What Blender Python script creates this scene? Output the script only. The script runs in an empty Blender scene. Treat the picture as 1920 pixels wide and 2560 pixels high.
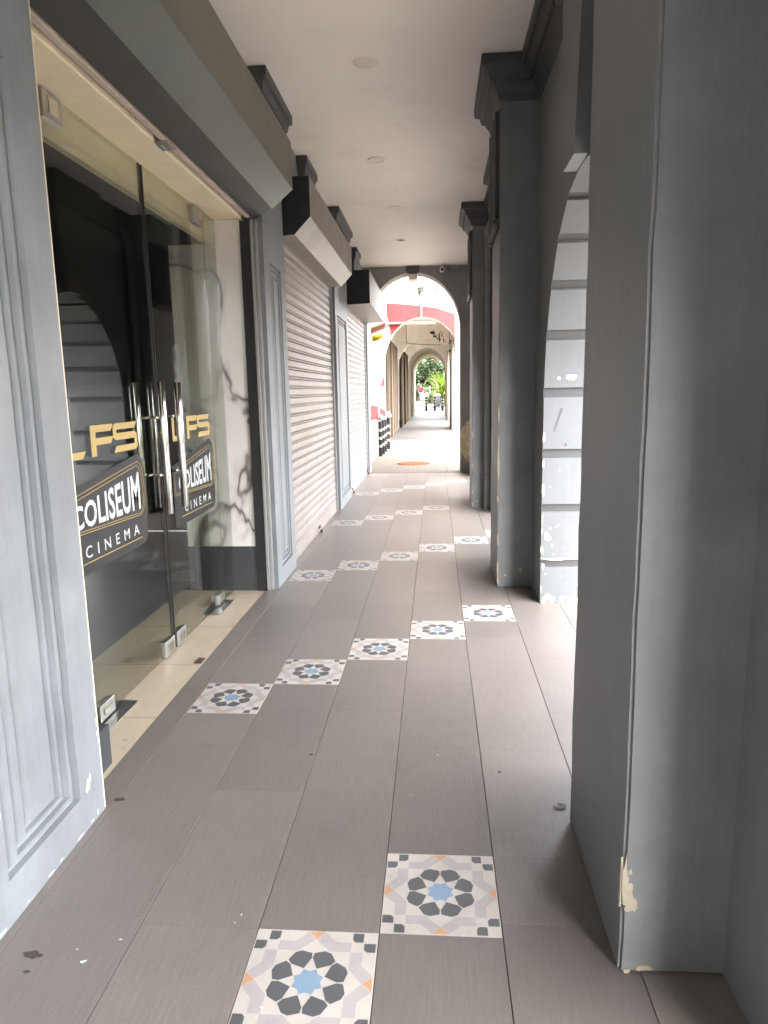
import bpy, bmesh, math, random
from mathutils import Vector, Matrix, noise
random.seed(7)
S = bpy.context.scene
COL = S.collection
R = math.radians
# ------------------------------------------------------------------ helpers
def link(o):
    COL.objects.link(o); return o
def tag(o, label, cat, group=None):
    o['label'] = label; o['category'] = cat
    if group: o['group'] = group
    return o
def empty(name, loc, label, cat, group=None):
    o = bpy.data.objects.new(name, None); link(o); o.location = loc
    o.empty_display_size = .05
    return tag(o, label, cat, group)
def sub(o, part):
    o.parent = part; o.location = (0, 0, 0); return o
class MB:
    """collects faces; .build() links them as ONE mesh object"""
    def __init__(s): s.v = []; s.f = []; s.m = []
    def vert(s, p): s.v.append(tuple(p)); return len(s.v) - 1
    def face(s, pts, m=0):
        s.f.append([s.vert(p) for p in pts]); s.m.append(m); return s
    def box(s, x0, x1, y0, y1, z0, z1, m=0):
        b = [s.vert((x, y, z)) for x in (x0, x1) for y in (y0, y1) for z in (z0, z1)]
        for q in ((0,1,3,2),(4,6,7,5),(0,4,5,1),(2,3,7,6),(0,2,6,4),(1,5,7,3)):
            s.f.append([b[i] for i in q]); s.m.append(m)
        return s
    def extrude(s, prof, axis, a, b, m=0, mcap=None, capa=True, capb=True):
        """prof: closed 2D polygon; axis 'y' -> (x,z), 'x' -> (y,z), 'z' -> (x,y)"""
        def P(p, t):
            return {'y': (p[0], t, p[1]), 'x': (t, p[0], p[1]), 'z': (p[0], p[1], t)}[axis]
        A = [s.vert(P(p, a)) for p in prof]; B = [s.vert(P(p, b)) for p in prof]
        n = len(prof)
        for i in range(n):
            s.f.append([A[i], A[(i+1) % n], B[(i+1) % n], B[i]])
            s.m.append(m[i] if isinstance(m, (list, tuple)) else m)
        mc = mcap if mcap is not None else (m[0] if isinstance(m, (list, tuple)) else m)
        if capa: s.f.append(A[::-1]); s.m.append(mc)
        if capb: s.f.append(B); s.m.append(mc)
        return s
    def tube(s, pts, r, n=12, m=0, cap=True):
        pts = [Vector(p) for p in pts]; rings = []
        up = None
        for i, p in enumerate(pts):
            d = (pts[min(i+1, len(pts)-1)] - pts[max(i-1, 0)]).normalized()
            if up is None:
                up = d.orthogonal().normalized()
            up = (up - d * up.dot(d)).normalized(); w = d.cross(up)
            rr = r[i] if isinstance(r, (list, tuple)) else r
            rings.append([s.vert(p + rr * (math.cos(t) * up + math.sin(t) * w)) for t in [2*math.pi*k/n for k in range(n)]])
        for a, b in zip(rings, rings[1:]):
            for k in range(n):
                s.f.append([a[k], a[(k+1) % n], b[(k+1) % n], b[k]]); s.m.append(m)
        if cap:
            s.f.append(rings[0][::-1]); s.m.append(m); s.f.append(rings[-1]); s.m.append(m)
        return s
    def lathe(s, prof, c=(0, 0, 0), n=24, m=0):
        rings = [[s.vert((c[0] + r*math.cos(2*math.pi*k/n), c[1] + r*math.sin(2*math.pi*k/n), c[2] + z)) for k in range(n)] for r, z in prof]
        for j, (a, b) in enumerate(zip(rings, rings[1:])):
            for k in range(n):
                s.f.append([a[k], a[(k+1) % n], b[(k+1) % n], b[k]])
                s.m.append(m[j] if isinstance(m, (list, tuple)) else m)
        return s
    def build(s, name, mats, parent=None, smooth=False, bevel=0, recalc=True):
        me = bpy.data.meshes.new(name)
        me.from_pydata(s.v, [], s.f)
        mats = mats if isinstance(mats, (list, tuple)) else [mats]
        for mm in mats: me.materials.append(mm)
        me.polygons.foreach_set('material_index', s.m)
        if recalc:
            bm = bmesh.new(); bm.from_mesh(me)
            bmesh.ops.recalc_face_normals(bm, faces=bm.faces[:]); bm.to_mesh(me); bm.free()
        if smooth:
            me.polygons.foreach_set('use_smooth', [True] * len(me.polygons))
        me.update()
        o = link(bpy.data.objects.new(name, me))
        if parent is not None:
            o.parent = parent; o.location = -Vector(parent.location)
        if bevel:
            b = o.modifiers.new('bevel', 'BEVEL'); b.width = bevel; b.segments = 2
            b.limit_method = 'ANGLE'; b.angle_limit = R(35)
        return o
def settle(o, base):
    """move a top-level mesh's origin to its base without moving it"""
    b = Vector(base); o.data.transform(Matrix.Translation(-b)); o.location = b; return o
def mesh_obj(name, me, mat, parent=None):
    me.materials.clear(); me.materials.append(mat)
    o = link(bpy.data.objects.new(name, me))
    if parent is not None:
        o.parent = parent; o.location = -Vector(parent.location)
    return o
def rough_box(name, mat, b, parent=None, step=.09, jit=.0042, bev=.008, seed=0):
    """plaster box with worn, slightly wavy faces and edges"""
    x0, x1, y0, y1, z0, z1 = b
    bm = bmesh.new()
    bmesh.ops.create_cube(bm, size=1)
    bmesh.ops.bevel(bm, geom=bm.edges[:], offset=bev / max(x1-x0, y1-y0, z1-z0), segments=2, affect='EDGES') if False else None
    for v in bm.verts:
        v.co = Vector(((x0+x1)/2 + v.co.x*(x1-x0), (y0+y1)/2 + v.co.y*(y1-y0), (z0+z1)/2 + v.co.z*(z1-z0)))
    bmesh.ops.bevel(bm, geom=bm.edges[:], offset=bev, segments=2, affect='EDGES')
    for ax, lo, hi in ((0, x0, x1), (1, y0, y1), (2, z0, z1)):
        n = max(1, int((hi - lo) / step))
        for k in range(1, n):
            c = Vector((0, 0, 0)); c[ax] = lo + (hi - lo) * k / n
            nn = Vector((0, 0, 0)); nn[ax] = 1
            bmesh.ops.bisect_plane(bm, geom=bm.verts[:] + bm.edges[:] + bm.faces[:], plane_co=c, plane_no=nn)
    for v in bm.verts:
        d = noise.noise_vector(v.co * 3.1 + Vector((seed*7.3, 0, 0))) * jit + noise.noise_vector(v.co * 11 + Vector((seed*3.7, 5, 0))) * jit * .7
        v.co += d
    me = bpy.data.meshes.new(name); bm.to_mesh(me); bm.free()
    me.polygons.foreach_set('use_smooth', [True] * len(me.polygons))
    me.set_sharp_from_angle(angle=R(40))
    return mesh_obj(name, me, mat, parent)
def sweep(mb, path, prof, closed=False, m=0):
    """sweep an (offset, z) profile along a 2D path, offset to the LEFT of travel, with mitres"""
    n = len(path); rings = []
    for i in range(n):
        p = Vector(path[i])
        d0 = (p - Vector(path[i-1])).normalized() if (i > 0 or closed) else None
        d1 = (Vector(path[(i+1) % n]) - p).normalized() if (i < n-1 or closed) else None
        if d0 is None: d0 = d1
        if d1 is None: d1 = d0
        n0 = Vector((-d0.y, d0.x)); n1 = Vector((-d1.y, d1.x))
        mt = (n0 + n1).normalized(); k = 1 / max(.2, mt.dot(n0))
        rings.append([mb.vert((p.x + mt.x*k*o, p.y + mt.y*k*o, z)) for o, z in prof])
    for a, b in zip(rings, rings[1:]):
        for j in range(len(prof)-1):
            mb.f.append([a[j], a[j+1], b[j+1], b[j]]); mb.m.append(m)
    mb.f.append(rings[0]); mb.m.append(m); mb.f.append(rings[-1][::-1]); mb.m.append(m)
def blob(c, rx, ry, n=9, rnd=.35, ang=0):
    n = n + 5
    """irregular outline for a chip of bare plaster"""
    out = []
    for k in range(n):
        t = 2*math.pi*k/n; q = 1 + random.uniform(-rnd, rnd)
        x, y = rx*q*math.cos(t), ry*q*math.sin(t)
        out.append((c[0] + x*math.cos(ang) - y*math.sin(ang), c[1] + x*math.sin(ang) + y*math.cos(ang)))
    return out
def text_mesh(body, size=1.0, bold=0.0, spacing=1.0):
    cu = bpy.data.curves.new('lettering', 'FONT'); cu.body = body; cu.size = size
    cu.offset = bold; cu.space_character = spacing; cu.resolution_u = 3
    o = bpy.data.objects.new('lettering', cu); link(o)
    dg = bpy.context.evaluated_depsgraph_get(); dg.update()
    me = bpy.data.meshes.new_from_object(o.evaluated_get(dg))
    bpy.data.objects.remove(o); bpy.data.curves.remove(cu)
    return me
# ------------------------------------------------------------------ materials
def new_mat(name):
    m = bpy.data.materials.new(name); m.use_nodes = True
    nt = m.node_tree; b = nt.nodes['Principled BSDF']
    return m, nt, b
def N(nt, t, **kw):
    n = nt.nodes.new(t)
    for k, v in kw.items():
        if k in n.inputs: n.inputs[k].default_value = v
        else: setattr(n, k, v)
    return n
def noise_tex(nt, scale=(1, 1, 1), sc=1.0, detail=4, rough=.6, coord='Object'):
    tc = N(nt, 'ShaderNodeTexCoord'); mp = N(nt, 'ShaderNodeMapping'); mp.inputs['Scale'].default_value = scale
    nt.links.new(tc.outputs[coord], mp.inputs['Vector'])
    nz = N(nt, 'ShaderNodeTexNoise'); nz.inputs['Scale'].default_value = sc
    nz.inputs['Detail'].default_value = detail; nz.inputs['Roughness'].default_value = rough
    nt.links.new(mp.outputs[0], nz.inputs['Vector'])
    return nz
def ramp(nt, src, stops, interp='LINEAR'):
    r = N(nt, 'ShaderNodeValToRGB'); r.color_ramp.interpolation = interp
    el = r.color_ramp.elements
    while len(el) < len(stops): el.new(.5)
    for e, (p, c) in zip(el, stops):
        e.position = p; e.color = c if len(c) == 4 else (*c, 1)
    nt.links.new(src, r.inputs[0]); return r
def mixc(nt, fac, a, b, mode='MIX'):
    m = N(nt, 'ShaderNodeMix', data_type='RGBA', blend_type=mode)
    for s, v in ((m.inputs[0], fac), (m.inputs[6], a), (m.inputs[7], b)):
        if isinstance(v, (int, float)): s.default_value = v
        elif isinstance(v, (tuple, list)): s.default_value = (*v, 1) if len(v) == 3 else v
        else: nt.links.new(v, s)
    return m.outputs[2]
def bump(nt, b, h, strength=.2, dist=.01):
    bp = N(nt, 'ShaderNodeBump'); bp.inputs['Strength'].default_value = strength; bp.inputs['Distance'].default_value = dist
    nt.links.new(h, bp.inputs['Height']); nt.links.new(bp.outputs[0], b.inputs['Normal'])
def k(c, f): return tuple(min(1, x*f) for x in c)
def paint(name, col, rough=.5, var=.18, streak=.12, stain=None, stain_amt=.35, stain_sc=2.2, bmp=.12, sc=3.0, metal=0.0, spec=.5):
    """brushed wall paint: cloudy tone, vertical brush marks, scattered stains, fine roller bump"""
    m, nt, b = new_mat(name)
    a = noise_tex(nt, (1, 1, 1), sc, 5, .65)
    s = noise_tex(nt, (34, 34, 1.1), 1.6, 3, .6)
    c = mixc(nt, ramp(nt, a.outputs[0], [(.3, (0, 0, 0)), (.72, (1, 1, 1))]).outputs[0], k(col, 1 - var), k(col, 1 + var))
    c = mixc(nt, ramp(nt, s.outputs[0], [(.42, (0, 0, 0)), (.66, (1, 1, 1))]).outputs[0], c, mixc(nt, 1.0, c, (1 - streak*2,)*3, 'MULTIPLY'))
    if streak:
        sc_ = noise_tex(nt, (70, 70, 5), 1.0, 4, .75)
        c = mixc(nt, ramp(nt, sc_.outputs[0], [(.66, (0, 0, 0)), (.78, (.4,)*3)]).outputs[0], c, k(col, 1.6))
        hg = noise_tex(nt, (1, 1, .6), 1.3, 6, .7)
        c = mixc(nt, ramp(nt, hg.outputs[0], [(.46, (0, 0, 0)), (.64, (.5,)*3)]).outputs[0], c, k(col, .74))
    if stain is not None:
        st = noise_tex(nt, (1, 1, .35), stain_sc, 7, .72)
        f = ramp(nt, st.outputs[0], [(.55, (0, 0, 0)), (.74, (stain_amt,)*3)])
        c = mixc(nt, f.outputs[0], c, stain)
    nt.links.new(c, b.inputs['Base Color'])
    rr = N(nt, 'ShaderNodeMapRange'); rr.inputs['To Min'].default_value = rough - .1; rr.inputs['To Max'].default_value = rough + .14
    nt.links.new(a.outputs[0], rr.inputs[0]); nt.links.new(rr.outputs[0], b.inputs['Roughness'])
    h = noise_tex(nt, (60, 60, 16), 2.0, 3, .6)
    bump(nt, b, h.outputs[0], bmp, .004)
    b.inputs['Metallic'].default_value = metal; b.inputs['Specular IOR Level'].default_value = spec
    return m
def plain(name, col, rough=.5, metal=0.0, var=.1, sc=12):
    m, nt, b = new_mat(name)
    a = noise_tex(nt, (1, 1, 1), sc, 4, .6)
    nt.links.new(mixc(nt, a.outputs[0], k(col, 1 - var), k(col, 1 + var)), b.inputs['Base Color'])
    b.inputs['Roughness'].default_value = rough; b.inputs['Metallic'].default_value = metal
    return m
M = {}
M['grey'] = paint('grey_wall_paint', (.208, .213, .214), .46, stain=(.15, .14, .13), stain_amt=.3, streak=.03)  # same paint as the pilasters, pillar shade put into a darker tone
M['grey_b'] = paint('blue_grey_wall_paint', (.232, .244, .256), .5, stain=(.16, .16, .165), stain_amt=.3, streak=.025)  # same paint as the pillars, skylight's paler blue put into the colour
M['dark'] = paint('dark_grey_trim_paint', (.070, .069, .067), .5, streak=.08)
M['grey_e'] = paint('charcoal_end_wall_paint', (.255, .248, .245), .55, streak=.04)
M['block'] = paint('pale_block_paint', (.128, .133, .139), .55, var=.07, stain=(.13, .125, .12), stain_amt=.45, streak=.03)
M['groove'] = paint('block_joint_paint', (.066, .066, .066), .6, streak=.03)
M['ceil'] = paint('cream_ceiling_paint', (.86, .81, .755), .7, var=.05, streak=0.0, stain=(.68, .61, .54), stain_amt=.5, stain_sc=1.3, bmp=.05, sc=.8)
M['cream'] = paint('cream_soffit_paint', (.88, .77, .57), .45, var=.06, streak=.02)
M['chip'] = plain('bare_cream_plaster', (.46, .40, .30), .9, var=.25, sc=25)
M['chip_w'] = plain('bare_white_plaster', (.42, .41, .39), .9, var=.12, sc=25)
M['ochre'] = paint('bare_ochre_render', (.70, .55, .35), .9, var=.35, stain=(.25, .2, .15), stain_amt=.8, stain_sc=9, sc=8, streak=0)
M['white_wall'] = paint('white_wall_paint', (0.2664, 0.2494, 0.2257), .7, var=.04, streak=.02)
M['red_wall'] = paint('red_wall_paint', (.24, .030, .032), .7, var=.06, streak=.02)
M['arc2'] = paint('off_white_arcade_paint', (.80, .745, .665), .7, var=.08, streak=.03, stain=(.35, .3, .25), stain_amt=.4)
M['yellow'] = paint('pale_yellow_arcade_paint', (0.592, 0.5032, 0.3108), .7, var=.04, streak=.02)
M['black'] = plain('black_paint', (.016, .015, .014), .65)
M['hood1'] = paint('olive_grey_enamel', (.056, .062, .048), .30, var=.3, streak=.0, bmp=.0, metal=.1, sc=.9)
M['hood1_face'] = paint('dusty_olive_enamel', (.155, .142, .116), .5, var=.14, streak=.04, bmp=.0, sc=1.8)  # lighter, browner olive on the hood's front face
M['hood1_under'] = paint('dark_olive_enamel', (.022, .022, .015), .45, var=.1, streak=0, bmp=0)  # same hood enamel, shade of the underside put into a darker colour
M['hood2'] = paint('galvanised_sheet', (0.3213, 0.306, 0.2831), .42, var=.14, streak=.08, stain=(.22, .2, .18), stain_amt=.55, stain_sc=3, bmp=.03, metal=.35)
M['hood2_face'] = paint('dusty_galvanised_sheet', (.30, .275, .25), .55, var=.16, streak=.16, stain=(.16, .14, .12), stain_amt=.6, stain_sc=3, bmp=.03, metal=.1)
M['shutter'] = paint('cream_shutter_enamel', (.345, .295, .268), .42, var=.10, streak=.04, stain=(.21, .175, .155), stain_amt=.75, stain_sc=6.5, bmp=.03, metal=.1, sc=4)
M['alu'] = plain('dull_aluminium', (.45, .44, .43), .38, .8)
M['rail'] = plain('grey_guide_rail', (.36, .35, .34), .45, .35)
M['beige_bar'] = paint('scuffed_beige_enamel', (.58, .49, .42), .5, stain=(.2, .14, .1), stain_amt=.8, stain_sc=9, streak=0)
M['steel'] = plain('polished_steel', (.62, .60, .55), .09, 1.0, .03)
M['steel_b'] = plain('brushed_steel', (.5, .49, .47), .28, 1.0)
M['gold'] = plain('gold_vinyl', (.47, .335, .115), .5)
M['white_v'] = plain('white_vinyl', (.56, .59, .58), .5, var=.03)
M['pipe'] = paint('grey_pipe_paint', (.20, .205, .205), .42, streak=.03)
M['plastic_w'] = plain('white_plastic', (.75, .74, .72), .4)
M['lens'] = plain('dark_lens', (.02, .02, .022), .12)
M['ltrim'] = plain('cream_light_trim', (.74, .69, .63), .45)
M['lglass'] = plain('unlit_frosted_lens', (.68, .62, .56), .3)
M['dirtring'] = plain('stained_cover', (.78, .72, .655), .7, var=.2)
M['iron'] = plain('rusted_iron', (.10, .07, .055), .7, .3, .4, 30)
M['orange'] = plain('orange_manhole_paint', (.16, .052, .022), .7, var=.15)
M['bol_k'] = plain('bollard_black', (.016, .015, .0145), .5, var=.25)
M['bol_w'] = plain('bollard_white', (0.2849, 0.2797, 0.2694), .5)
M['bag'] = plain('white_plastic_bag', (0.222, 0.222, 0.2331), .35, var=.2, sc=20)
M['sign_o'] = plain('orange_lettering', (0.1709, 0.0407, 0.00407), .5)
M['lamp_y'] = plain('yellow_lamp_cover', (0.2035, 0.1628, 0.00814), .5)
M['box_y'] = plain('pale_yellow_box', (.30, .31, .19), .6)
M['cable'] = plain('black_cable', (.02, .02, .02), .6)
M['conduit'] = plain('grey_conduit', (.42, .40, .37), .5)
M['gate_a'] = paint('brown_gate_enamel', (.062, .034, .020), .5, streak=.1, var=.15)
M['gate_b'] = paint('tan_gate_enamel', (.125, .088, .058), .5, streak=.1, var=.15)
M['gate_p'] = plain('pale_gate_enamel', (.24, .19, .14), .5)
M['gate_c'] = paint('speckled_gate_enamel', (.080, .058, .033), .55, var=.5, sc=14, streak=.05)
M['asphalt'] = paint('asphalt', (.055, .054, .052), .85, streak=0, sc=9)
M['litter'] = plain('crumpled_tape', (.42, .39, .36), .5)
M['flake'] = plain('white_paint_flake', (.78, .76, .72), .8)
M['leaf_d'] = plain('dry_leaf', (.06, .045, .035), .8)
M['trunk'] = plain('bark', (.14, .10, .07), .9)
M['soil'] = plain('dark_soil', (.06, .05, .04), .9)
M['bin'] = plain('grey_bin_plastic', (0.02035, 0.02035, 0.02146), .5)
M['skin'] = plain('skin', (0.1243, 0.0666, 0.0444), .55)
M['shirt'] = plain('red_cotton', (0.1865, 0.005328, 0.01554), .8)
M['shorts'] = plain('blue_cotton', (0.0444, 0.0666, 0.1406), .8)
M['hair'] = plain('dark_hair', (.02, .015, .012), .6)
M['shoe'] = plain('orange_brown_sandal', (.4, .2, .1), .6)
M['film'] = plain('charcoal_film', (.022, .021, .021), .4)
def mat_floor():
    m, nt, b = new_mat('taupe_floor_tile')
    at = N(nt, 'ShaderNodeAttribute', attribute_name='tint')
    w = noise_tex(nt, (150, 9, 1), 1.0, 3, .65)
    g = noise_tex(nt, (1, 1, 1), 130, 2, .6)
    L = noise_tex(nt, (1, 1, 1), 1.1, 6, .68)
    st = noise_tex(nt, (1, .8, 1), 3.4, 8, .78)
    base = (.176, .152, .137)
    c = mixc(nt, ramp(nt, w.outputs[0], [(.3, (0, 0, 0)), (.7, (1, 1, 1))]).outputs[0], k(base, .90), k(base, 1.10))
    c = mixc(nt, ramp(nt, g.outputs[0], [(.35, (0, 0, 0)), (.65, (1, 1, 1))]).outputs[0], mixc(nt, 1.0, c, (.9, .9, .9), 'MULTIPLY'), c)
    c = mixc(nt, ramp(nt, L.outputs[0], [(.3, (0, 0, 0)), (.7, (1, 1, 1))]).outputs[0], mixc(nt, 1.0, c, (.88, .88, .89), 'MULTIPLY'), mixc(nt, 1.0, c, (1.12, 1.11, 1.10), 'MULTIPLY'))
    c = mixc(nt, at.outputs['Fac'], mixc(nt, 1.0, c, (.88, .88, .88), 'MULTIPLY'), mixc(nt, 1.0, c, (1.12, 1.115, 1.11), 'MULTIPLY'))
    # old spills and pale dried splashes
    c = mixc(nt, ramp(nt, st.outputs[0], [(.57, (0, 0, 0)), (.72, (.5,)*3)]).outputs[0], c, (.085, .074, .067))
    s2 = noise_tex(nt, (1, 1, 1), 7.5, 8, .8)
    c = mixc(nt, ramp(nt, s2.outputs[0], [(.685, (0, 0, 0)), (.76, (.35,)*3)]).outputs[0], c, (.36, .33, .31))
    nt.links.new(c, b.inputs['Base Color'])
    rr = N(nt, 'ShaderNodeMapRange'); rr.inputs['To Min'].default_value = .30; rr.inputs['To Max'].default_value = .46; b.inputs['Specular IOR Level'].default_value = .85
    nt.links.new(L.outputs[0], rr.inputs[0]); nt.links.new(rr.outputs[0], b.inputs['Roughness'])
    mx = N(nt, 'ShaderNodeMath', operation='ADD'); nt.links.new(w.outputs[0], mx.inputs[0]); nt.links.new(g.outputs[0], mx.inputs[1])
    bump(nt, b, mx.outputs[0], .22, .0015)
    return m
M['floor'] = mat_floor()
M['grout'] = plain('dark_grout', (.085, .074, .067), .9)
def vin(name, col):
    m = paint(name, col, .40, var=.15, streak=0, stain=k(col, .6), stain_amt=.7, stain_sc=5, bmp=.03, sc=3.5, spec=.85); return m
M['t_cream'] = vin('tile_cream', (.475, .43, .385)); M['t_grey'] = vin('tile_warm_grey', (.37, .335, .325))
M['t_dark'] = vin('tile_charcoal', (.085, .085, .09)); M['t_blue'] = vin('tile_blue', (.19, .275, .37))
M['t_or'] = vin('tile_orange', (.50, .27, .13))
def mat_marble():
    m, nt, b = new_mat('white_veined_marble')
    a = noise_tex(nt, (1, 1, .6), 1.7, 3, .55); a.inputs['Distortion'].default_value = .7
    a2 = N(nt, 'ShaderNodeMath', operation='SUBTRACT'); nt.links.new(a.outputs[0], a2.inputs[0]); a2.inputs[1].default_value = .5
    ab = N(nt, 'ShaderNodeMath', operation='ABSOLUTE'); nt.links.new(a2.outputs[0], ab.inputs[0])
    msk = noise_tex(nt, (1, 1, 1), 1.9, 2, .5)
    v = ramp(nt, ab.outputs[0], [(0, (1, 1, 1)), (.008, (.85,)*3), (.019, (.28,)*3), (.06, (0, 0, 0))])
    mm = ramp(nt, msk.outputs[0], [(.31, (0, 0, 0)), (.45, (1, 1, 1))])
    f = mixc(nt, 1.0, v.outputs[0], mm.outputs[0], 'MULTIPLY')
    c = mixc(nt, f, (.80, .755, .71), (.16, .135, .115))
    nt.links.new(c, b.inputs['Base Color']); b.inputs['Roughness'].default_value = .16
    return m
M['marble'] = mat_marble()
M['skirt'] = plain('charcoal_skirting_tile', (.05, .054, .06), .3)
def mat_beige():
    m, nt, b = new_mat('beige_polished_tile')
    tc = N(nt, 'ShaderNodeTexCoord'); sp = N(nt, 'ShaderNodeSeparateXYZ'); nt.links.new(tc.outputs['Object'], sp.inputs[0])
    f = N(nt, 'ShaderNodeMath', operation='FRACT'); d = N(nt, 'ShaderNodeMath', operation='MULTIPLY'); d.inputs[1].default_value = 1/.62
    ad = N(nt, 'ShaderNodeMath', operation='ADD'); ad.inputs[1].default_value = .24
    nt.links.new(sp.outputs['Y'], ad.inputs[0]); nt.links.new(ad.outputs[0], d.inputs[0]); nt.links.new(d.outputs[0], f.inputs[0])
    ln = N(nt, 'ShaderNodeMath', operation='LESS_THAN'); ln.inputs[1].default_value = .007; nt.links.new(f.outputs[0], ln.inputs[0])
    a = noise_tex(nt, (1, .4, 1), 2.4, 7, .7)
    c = mixc(nt, ramp(nt, a.outputs[0], [(.35, (0, 0, 0)), (.7, (1, 1, 1))]).outputs[0], (.56, .465, .345), (.47, .375, .27))
    st = noise_tex(nt, (1, .6, 1), 4.1, 6, .7)
    c = mixc(nt, ramp(nt, st.outputs[0], [(.62, (0, 0, 0)), (.70, (.5,)*3)]).outputs[0], c, (.26, .185, .12))
    c = mixc(nt, ln.outputs[0], c, (.22, .17, .12))
    nt.links.new(c, b.inputs['Base Color']); b.inputs['Roughness'].default_value = .22
    return m
M['beige'] = mat_beige()
def mat_glass():
    m = bpy.data.materials.new('greenish_clear_glass'); m.use_nodes = True; nt = m.node_tree
    for n in list(nt.nodes): nt.nodes.remove(n)
    out = N(nt, 'ShaderNodeOutputMaterial'); mix = N(nt, 'ShaderNodeMixShader')
    tr = N(nt, 'ShaderNodeBsdfTransparent'); tr.inputs[0].default_value = (.87, .885, .85, 1)
    gl = N(nt, 'ShaderNodeBsdfGlossy'); gl.inputs['Roughness'].default_value = .0; gl.inputs['Color'].default_value = (.78, .78, .78, 1)
    lw = N(nt, 'ShaderNodeLayerWeight'); lw.inputs['Blend'].default_value = .5
    p = N(nt, 'ShaderNodeMath', operation='POWER'); p.inputs[1].default_value = 5
    nt.links.new(lw.outputs['Facing'], p.inputs[0])
    ma = N(nt, 'ShaderNodeMath', operation='MULTIPLY_ADD'); ma.inputs[1].default_value = .94; ma.inputs[2].default_value = .06
    nt.links.new(p.outputs[0], ma.inputs[0])
    nt.links.new(ma.outputs[0], mix.inputs[0]); nt.links.new(tr.outputs[0], mix.inputs[1]); nt.links.new(gl.outputs[0], mix.inputs[2])
    nt.links.new(mix.outputs[0], out.inputs[0])
    return m
M['glass'] = mat_glass()
def mat_film():
    m = bpy.data.materials.new('smoked_badge_film'); m.use_nodes = True; nt = m.node_tree
    b = nt.nodes['Principled BSDF']; b.inputs['Base Color'].default_value = (.014, .013, .0125, 1); b.inputs['Roughness'].default_value = .35
    mix = N(nt, 'ShaderNodeMixShader'); mix.inputs[0].default_value = .80
    tr = N(nt, 'ShaderNodeBsdfTransparent'); nt.links.new(tr.outputs[0], mix.inputs[1]); nt.links.new(b.outputs[0], mix.inputs[2])
    nt.links.new(mix.outputs[0], nt.nodes['Material Output'].inputs[0]); return m
M['smoke'] = mat_film()
def mat_paving(name, c1, c2, sx, sy, rough=.8):
    m, nt, b = new_mat(name)
    tc = N(nt, 'ShaderNodeTexCoord'); mp = N(nt, 'ShaderNodeMapping'); nt.links.new(tc.outputs['Object'], mp.inputs[0])
    br = N(nt, 'ShaderNodeTexBrick'); br.inputs['Scale'].default_value = 1.0
    br.inputs['Brick Width'].default_value = sx; br.inputs['Row Height'].default_value = sy; br.inputs['Mortar Size'].default_value = .006
    br.inputs['Color1'].default_value = (*c1, 1); br.inputs['Color2'].default_value = (*c2, 1); br.inputs['Mortar'].default_value = (*k(c1, .6), 1)
    nt.links.new(mp.outputs[0], br.inputs[0])
    a = noise_tex(nt, (1, 1, 1), 1.5, 6, .7)
    c = mixc(nt, ramp(nt, a.outputs[0], [(.4, (0, 0, 0)), (.75, (.5,)*3)]).outputs[0], br.outputs[0], k(c1, .7))
    nt.links.new(c, b.inputs['Base Color']); b.inputs['Roughness'].default_value = rough
    return m
M['alley'] = mat_paving('cream_brick_paving', (.15, .128, .105), (.132, .113, .092), .21, .105)
M['walk2'] = mat_paving('grey_arcade_tile', (.20, .186, .172), (.18, .168, .156), .6, .6, .55)
M['pave'] = mat_paving('street_pavement_slabs', (.26, .235, .21), (.24, .215, .19), .4, .4)
M['plaza'] = mat_paving('pale_plaza_paving', (0.04588, 0.04218, 0.03774), (.041, .038, .034), .4, .4)
def mat_leaf(name, c1, c2):
    m, nt, b = new_mat(name)
    g = N(nt, 'ShaderNodeNewGeometry'); r = ramp(nt, g.outputs['Random Per Island'], [(0, c1), (1, c2)])
    nt.links.new(r.outputs[0], b.inputs['Base Color']); b.inputs['Roughness'].default_value = .5
    tr = N(nt, 'ShaderNodeBsdfTranslucent'); nt.links.new(r.outputs[0], tr.inputs[0])
    mx = N(nt, 'ShaderNodeMixShader'); mx.inputs[0].default_value = .3
    nt.links.new(b.outputs[0], mx.inputs[1]); nt.links.new(tr.outputs[0], mx.inputs[2])
    nt.links.new(mx.outputs[0], nt.nodes['Material Output'].inputs[0]); return m
M['leaf1'] = mat_leaf('tree_leaf', (.009, .021, .005), (.034, .060, .014))
M['leaf2'] = mat_leaf('bright_shrub_leaf', (.052, .092, .006), (.105, .15, .010))
M['leaf3'] = mat_leaf('dark_shrub_leaf', (.013, .027, .008), (.03, .05, .013))
for n_ in ('white_wall', 'red_wall', 'bol_k', 'bol_w', 'orange', 'alley', 'plaza', 'pave', 'gate_a', 'gate_b', 'gate_c', 'gate_p', 'shirt', 'shorts', 'skin', 'bin', 'conduit', 'lamp_y', 'sign_o', 'cable', 'bag'):
    M[n_].node_tree.nodes['Principled BSDF'].inputs['Specular IOR Level'].default_value = .08   # matte, sheen lowered so bright outdoor colours don't wash out
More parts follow.
